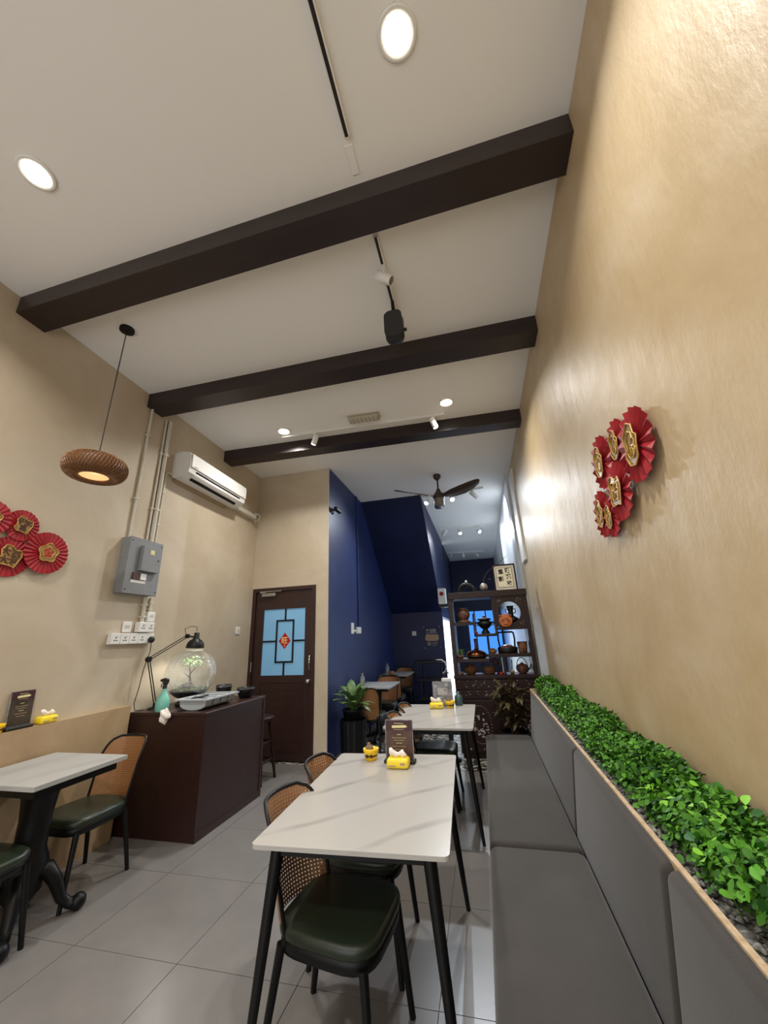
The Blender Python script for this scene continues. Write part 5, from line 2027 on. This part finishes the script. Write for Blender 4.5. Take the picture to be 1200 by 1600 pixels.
wp = MB().rbox(-.055, .055, -.02, .02, 0, .012, .003, 1).build('white_card', 'white_plastic')
wp.location = (.40, 5.12, 1.906)
tag(wp, 'small white card lying on the cabinet top below the calligraphy', 'card')
# name plate on the back of the upper shelf
np_ = MB().rbox(-.045, .045, -.004, .004, 0, .03, .002, 1).build('name_plate', 'print_grey')
np_.location = (.02, 5.436, 1.625)
np_.parent = None
tag(np_, 'pale plate fixed behind the dark censer', 'plate')
np_.location = (.02, 5.30, 1.58)
np_.hide_render = False
bpy.data.objects.remove(np_)


# ------------------------------------------------------------------ plants
def blade_leaf(mb, base, yaw, elev, length, width, droop, m=None, segs=6):
    """one long leaf: a strip with a fold, bending down"""
    base = Vector(base)
    v, f = [], []
    p = base.copy()
    e = elev
    side = Vector((-math.sin(yaw), math.cos(yaw), 0))
    for i in range(segs + 1):
        q = i / segs
        w = width * (math.sin(PI * min(1, .12 + .88 * q)) ** .8) if q < 1 else 0.0
        d = Vector((math.cos(yaw) * math.cos(e), math.sin(yaw) * math.cos(e), math.sin(e)))
        nrm = side.cross(d)
        v += [p + side * w - nrm * -.12 * w, p, p - side * w - nrm * -.12 * w]
        p = p + d * (length / segs)
        e -= droop / segs
    for i in range(segs):
        a = i * 3
        f += [(a, a + 3, a + 4, a + 1), (a + 1, a + 4, a + 5, a + 2)]
    mb.add(v, f, True)


pp = thing('potted_plant', 'leafy green plant in a tall black pot by the blue wall', 'potted plant', (-1.70, 4.99, 0))
fl_ = []
n = 40
v, f = [], []
for i, (r, z) in enumerate(((.145, 0), (.15, .02), (.165, .40), (.168, .43), (.155, .43), (.15, .38))):
    for k in range(n):
        rr = r * (1 + (.02 if k % 2 else -.01))
        a = 2 * PI * k / n
        v.append((rr * math.cos(a), rr * math.sin(a), z))
for i in range(5):
    for k in range(n):
        k2 = (k + 1) % n
        f.append((i * n + k, i * n + k2, (i + 1) * n + k2, (i + 1) * n + k))
f.append(list(range(n))[::-1])
MB().add(v, f).build('outer_pot', 'pot_black', pp)
MB().lathe([(.10, .30), (.125, .52), (.135, .525), (.135, .545), (.12, .545), (.11, .50), (1e-6, .50)], 28).build('inner_pot', 'pot_black', pp)
MB().lathe([(.112, .505), (.06, .52), (1e-6, .525)], 20).build('soil', 'soil', pp)
random.seed(5)
for k in range(30):
    yaw = k * 2.399 + random.uniform(-.3, .3)
    el = random.uniform(.35, 1.35) if k > 8 else random.uniform(1.0, 1.45)
    L = random.uniform(.20, .30)
    st0 = Vector((.02 * math.cos(yaw), .02 * math.sin(yaw), .51))
    ht = random.uniform(.06, .16) * (1.2 if el > .9 else .8)
    b = st0 + Vector((math.cos(yaw) * .06 * math.cos(el), math.sin(yaw) * .06 * math.cos(el), ht))
    m_ = MB()
    blade_leaf(m_, b, yaw, el, L, .048, random.uniform(.8, 1.7))
    m_.v = [Vector((max(-.24, p.x), max(-.22, min(.26, p.y)), p.z)) for p in m_.v]
    lo = m_.build('leaf', 'leaf_pot', pp)
    MB().tube([st0, b], [.005, .004], 5, caps=False).build('stalk', 'leaf_pot', lo)

bp_ = thing('potted_plant', 'brownish leafy plant between the sofa end and the curio cabinet', 'potted plant', (.22, 4.80, 0))
MB().lathe([(.11, 0), (.12, .01), (.15, .34), (.155, .36), (.14, .36), (.13, .30), (1e-6, .30)], 28).build('pot', 'pot_black', bp_)
MB().lathe([(.132, .32), (.06, .335), (1e-6, .34)], 20).build('soil', 'soil', bp_)
for k in range(5):
    a = k * 1.256
    MB().tube([(.03 * math.cos(a), .03 * math.sin(a), .33), (.06 * math.cos(a), .06 * math.sin(a), .50), (.09 * math.cos(a), .08 * math.sin(a), .72 + .03 * k)], [.009, .008, .006], 6).build('stem', 'bark', bp_)
for k in range(170):
    s_ = k % 5
    a = s_ * 1.256
    q = random.uniform(.15, 1)
    b = Vector(((.03 + .06 * q) * math.cos(a), (.03 + .05 * q) * math.sin(a), .34 + (.38 + .03 * s_) * q))
    yaw = random.uniform(0, 2 * PI)
    L = random.uniform(.14, .24)
    ext = b + Vector((math.cos(yaw), math.sin(yaw), 0)) * L
    m_ = MB()
    blade_leaf(m_, b, yaw, random.uniform(-.1, 1.2), L, .028, random.uniform(.5, 1.4), segs=4)
    m_.v = [Vector((max(-.24, min(.22, p.x)), max(-.26, min(.22, p.y)), p.z)) for p in m_.v]
    m_.build('leaf', 'leaf_brown', bp_)

# hand-wash stand left of the cabinet
hs_ = thing('dispenser_stand', 'slim black stand with a white dispenser box beside the curio cabinet', 'stand', (-.50, 5.02, 0))
MB().lathe([(.10, 0), (.10, .012), (.03, .02), (1e-6, .02)], 20).build('base', 'black_metal', hs_)
MB().rbox(-.028, .028, -.012, .012, .02, .80, .004, 1).build('post', 'black_metal', hs_)
MB().rbox(-.055, .055, -.05, .03, .78, .88, .008, 2).build('dispenser', 'white_plastic', hs_)
MB().tube([(-.085, -.02, .74), (-.08, -.02, .85), (-.03, -.02, .92), (.02, -.02, .945), (.045, -.02, .935)], .009, 8).build('arm', 'black_metal', hs_)
bt3 = MB().lathe([(.035, 0), (.04, .01), (.04, .07), (.03, .09), (.012, .10), (.012, .12), (1e-6, .12)], 16).build('teal_bottle', 'bottle_teal')
bt3.location = (-.31, 4.19, T1)
tag(bt3, 'small dark teal bottle at the far corner of the second white table', 'bottle')
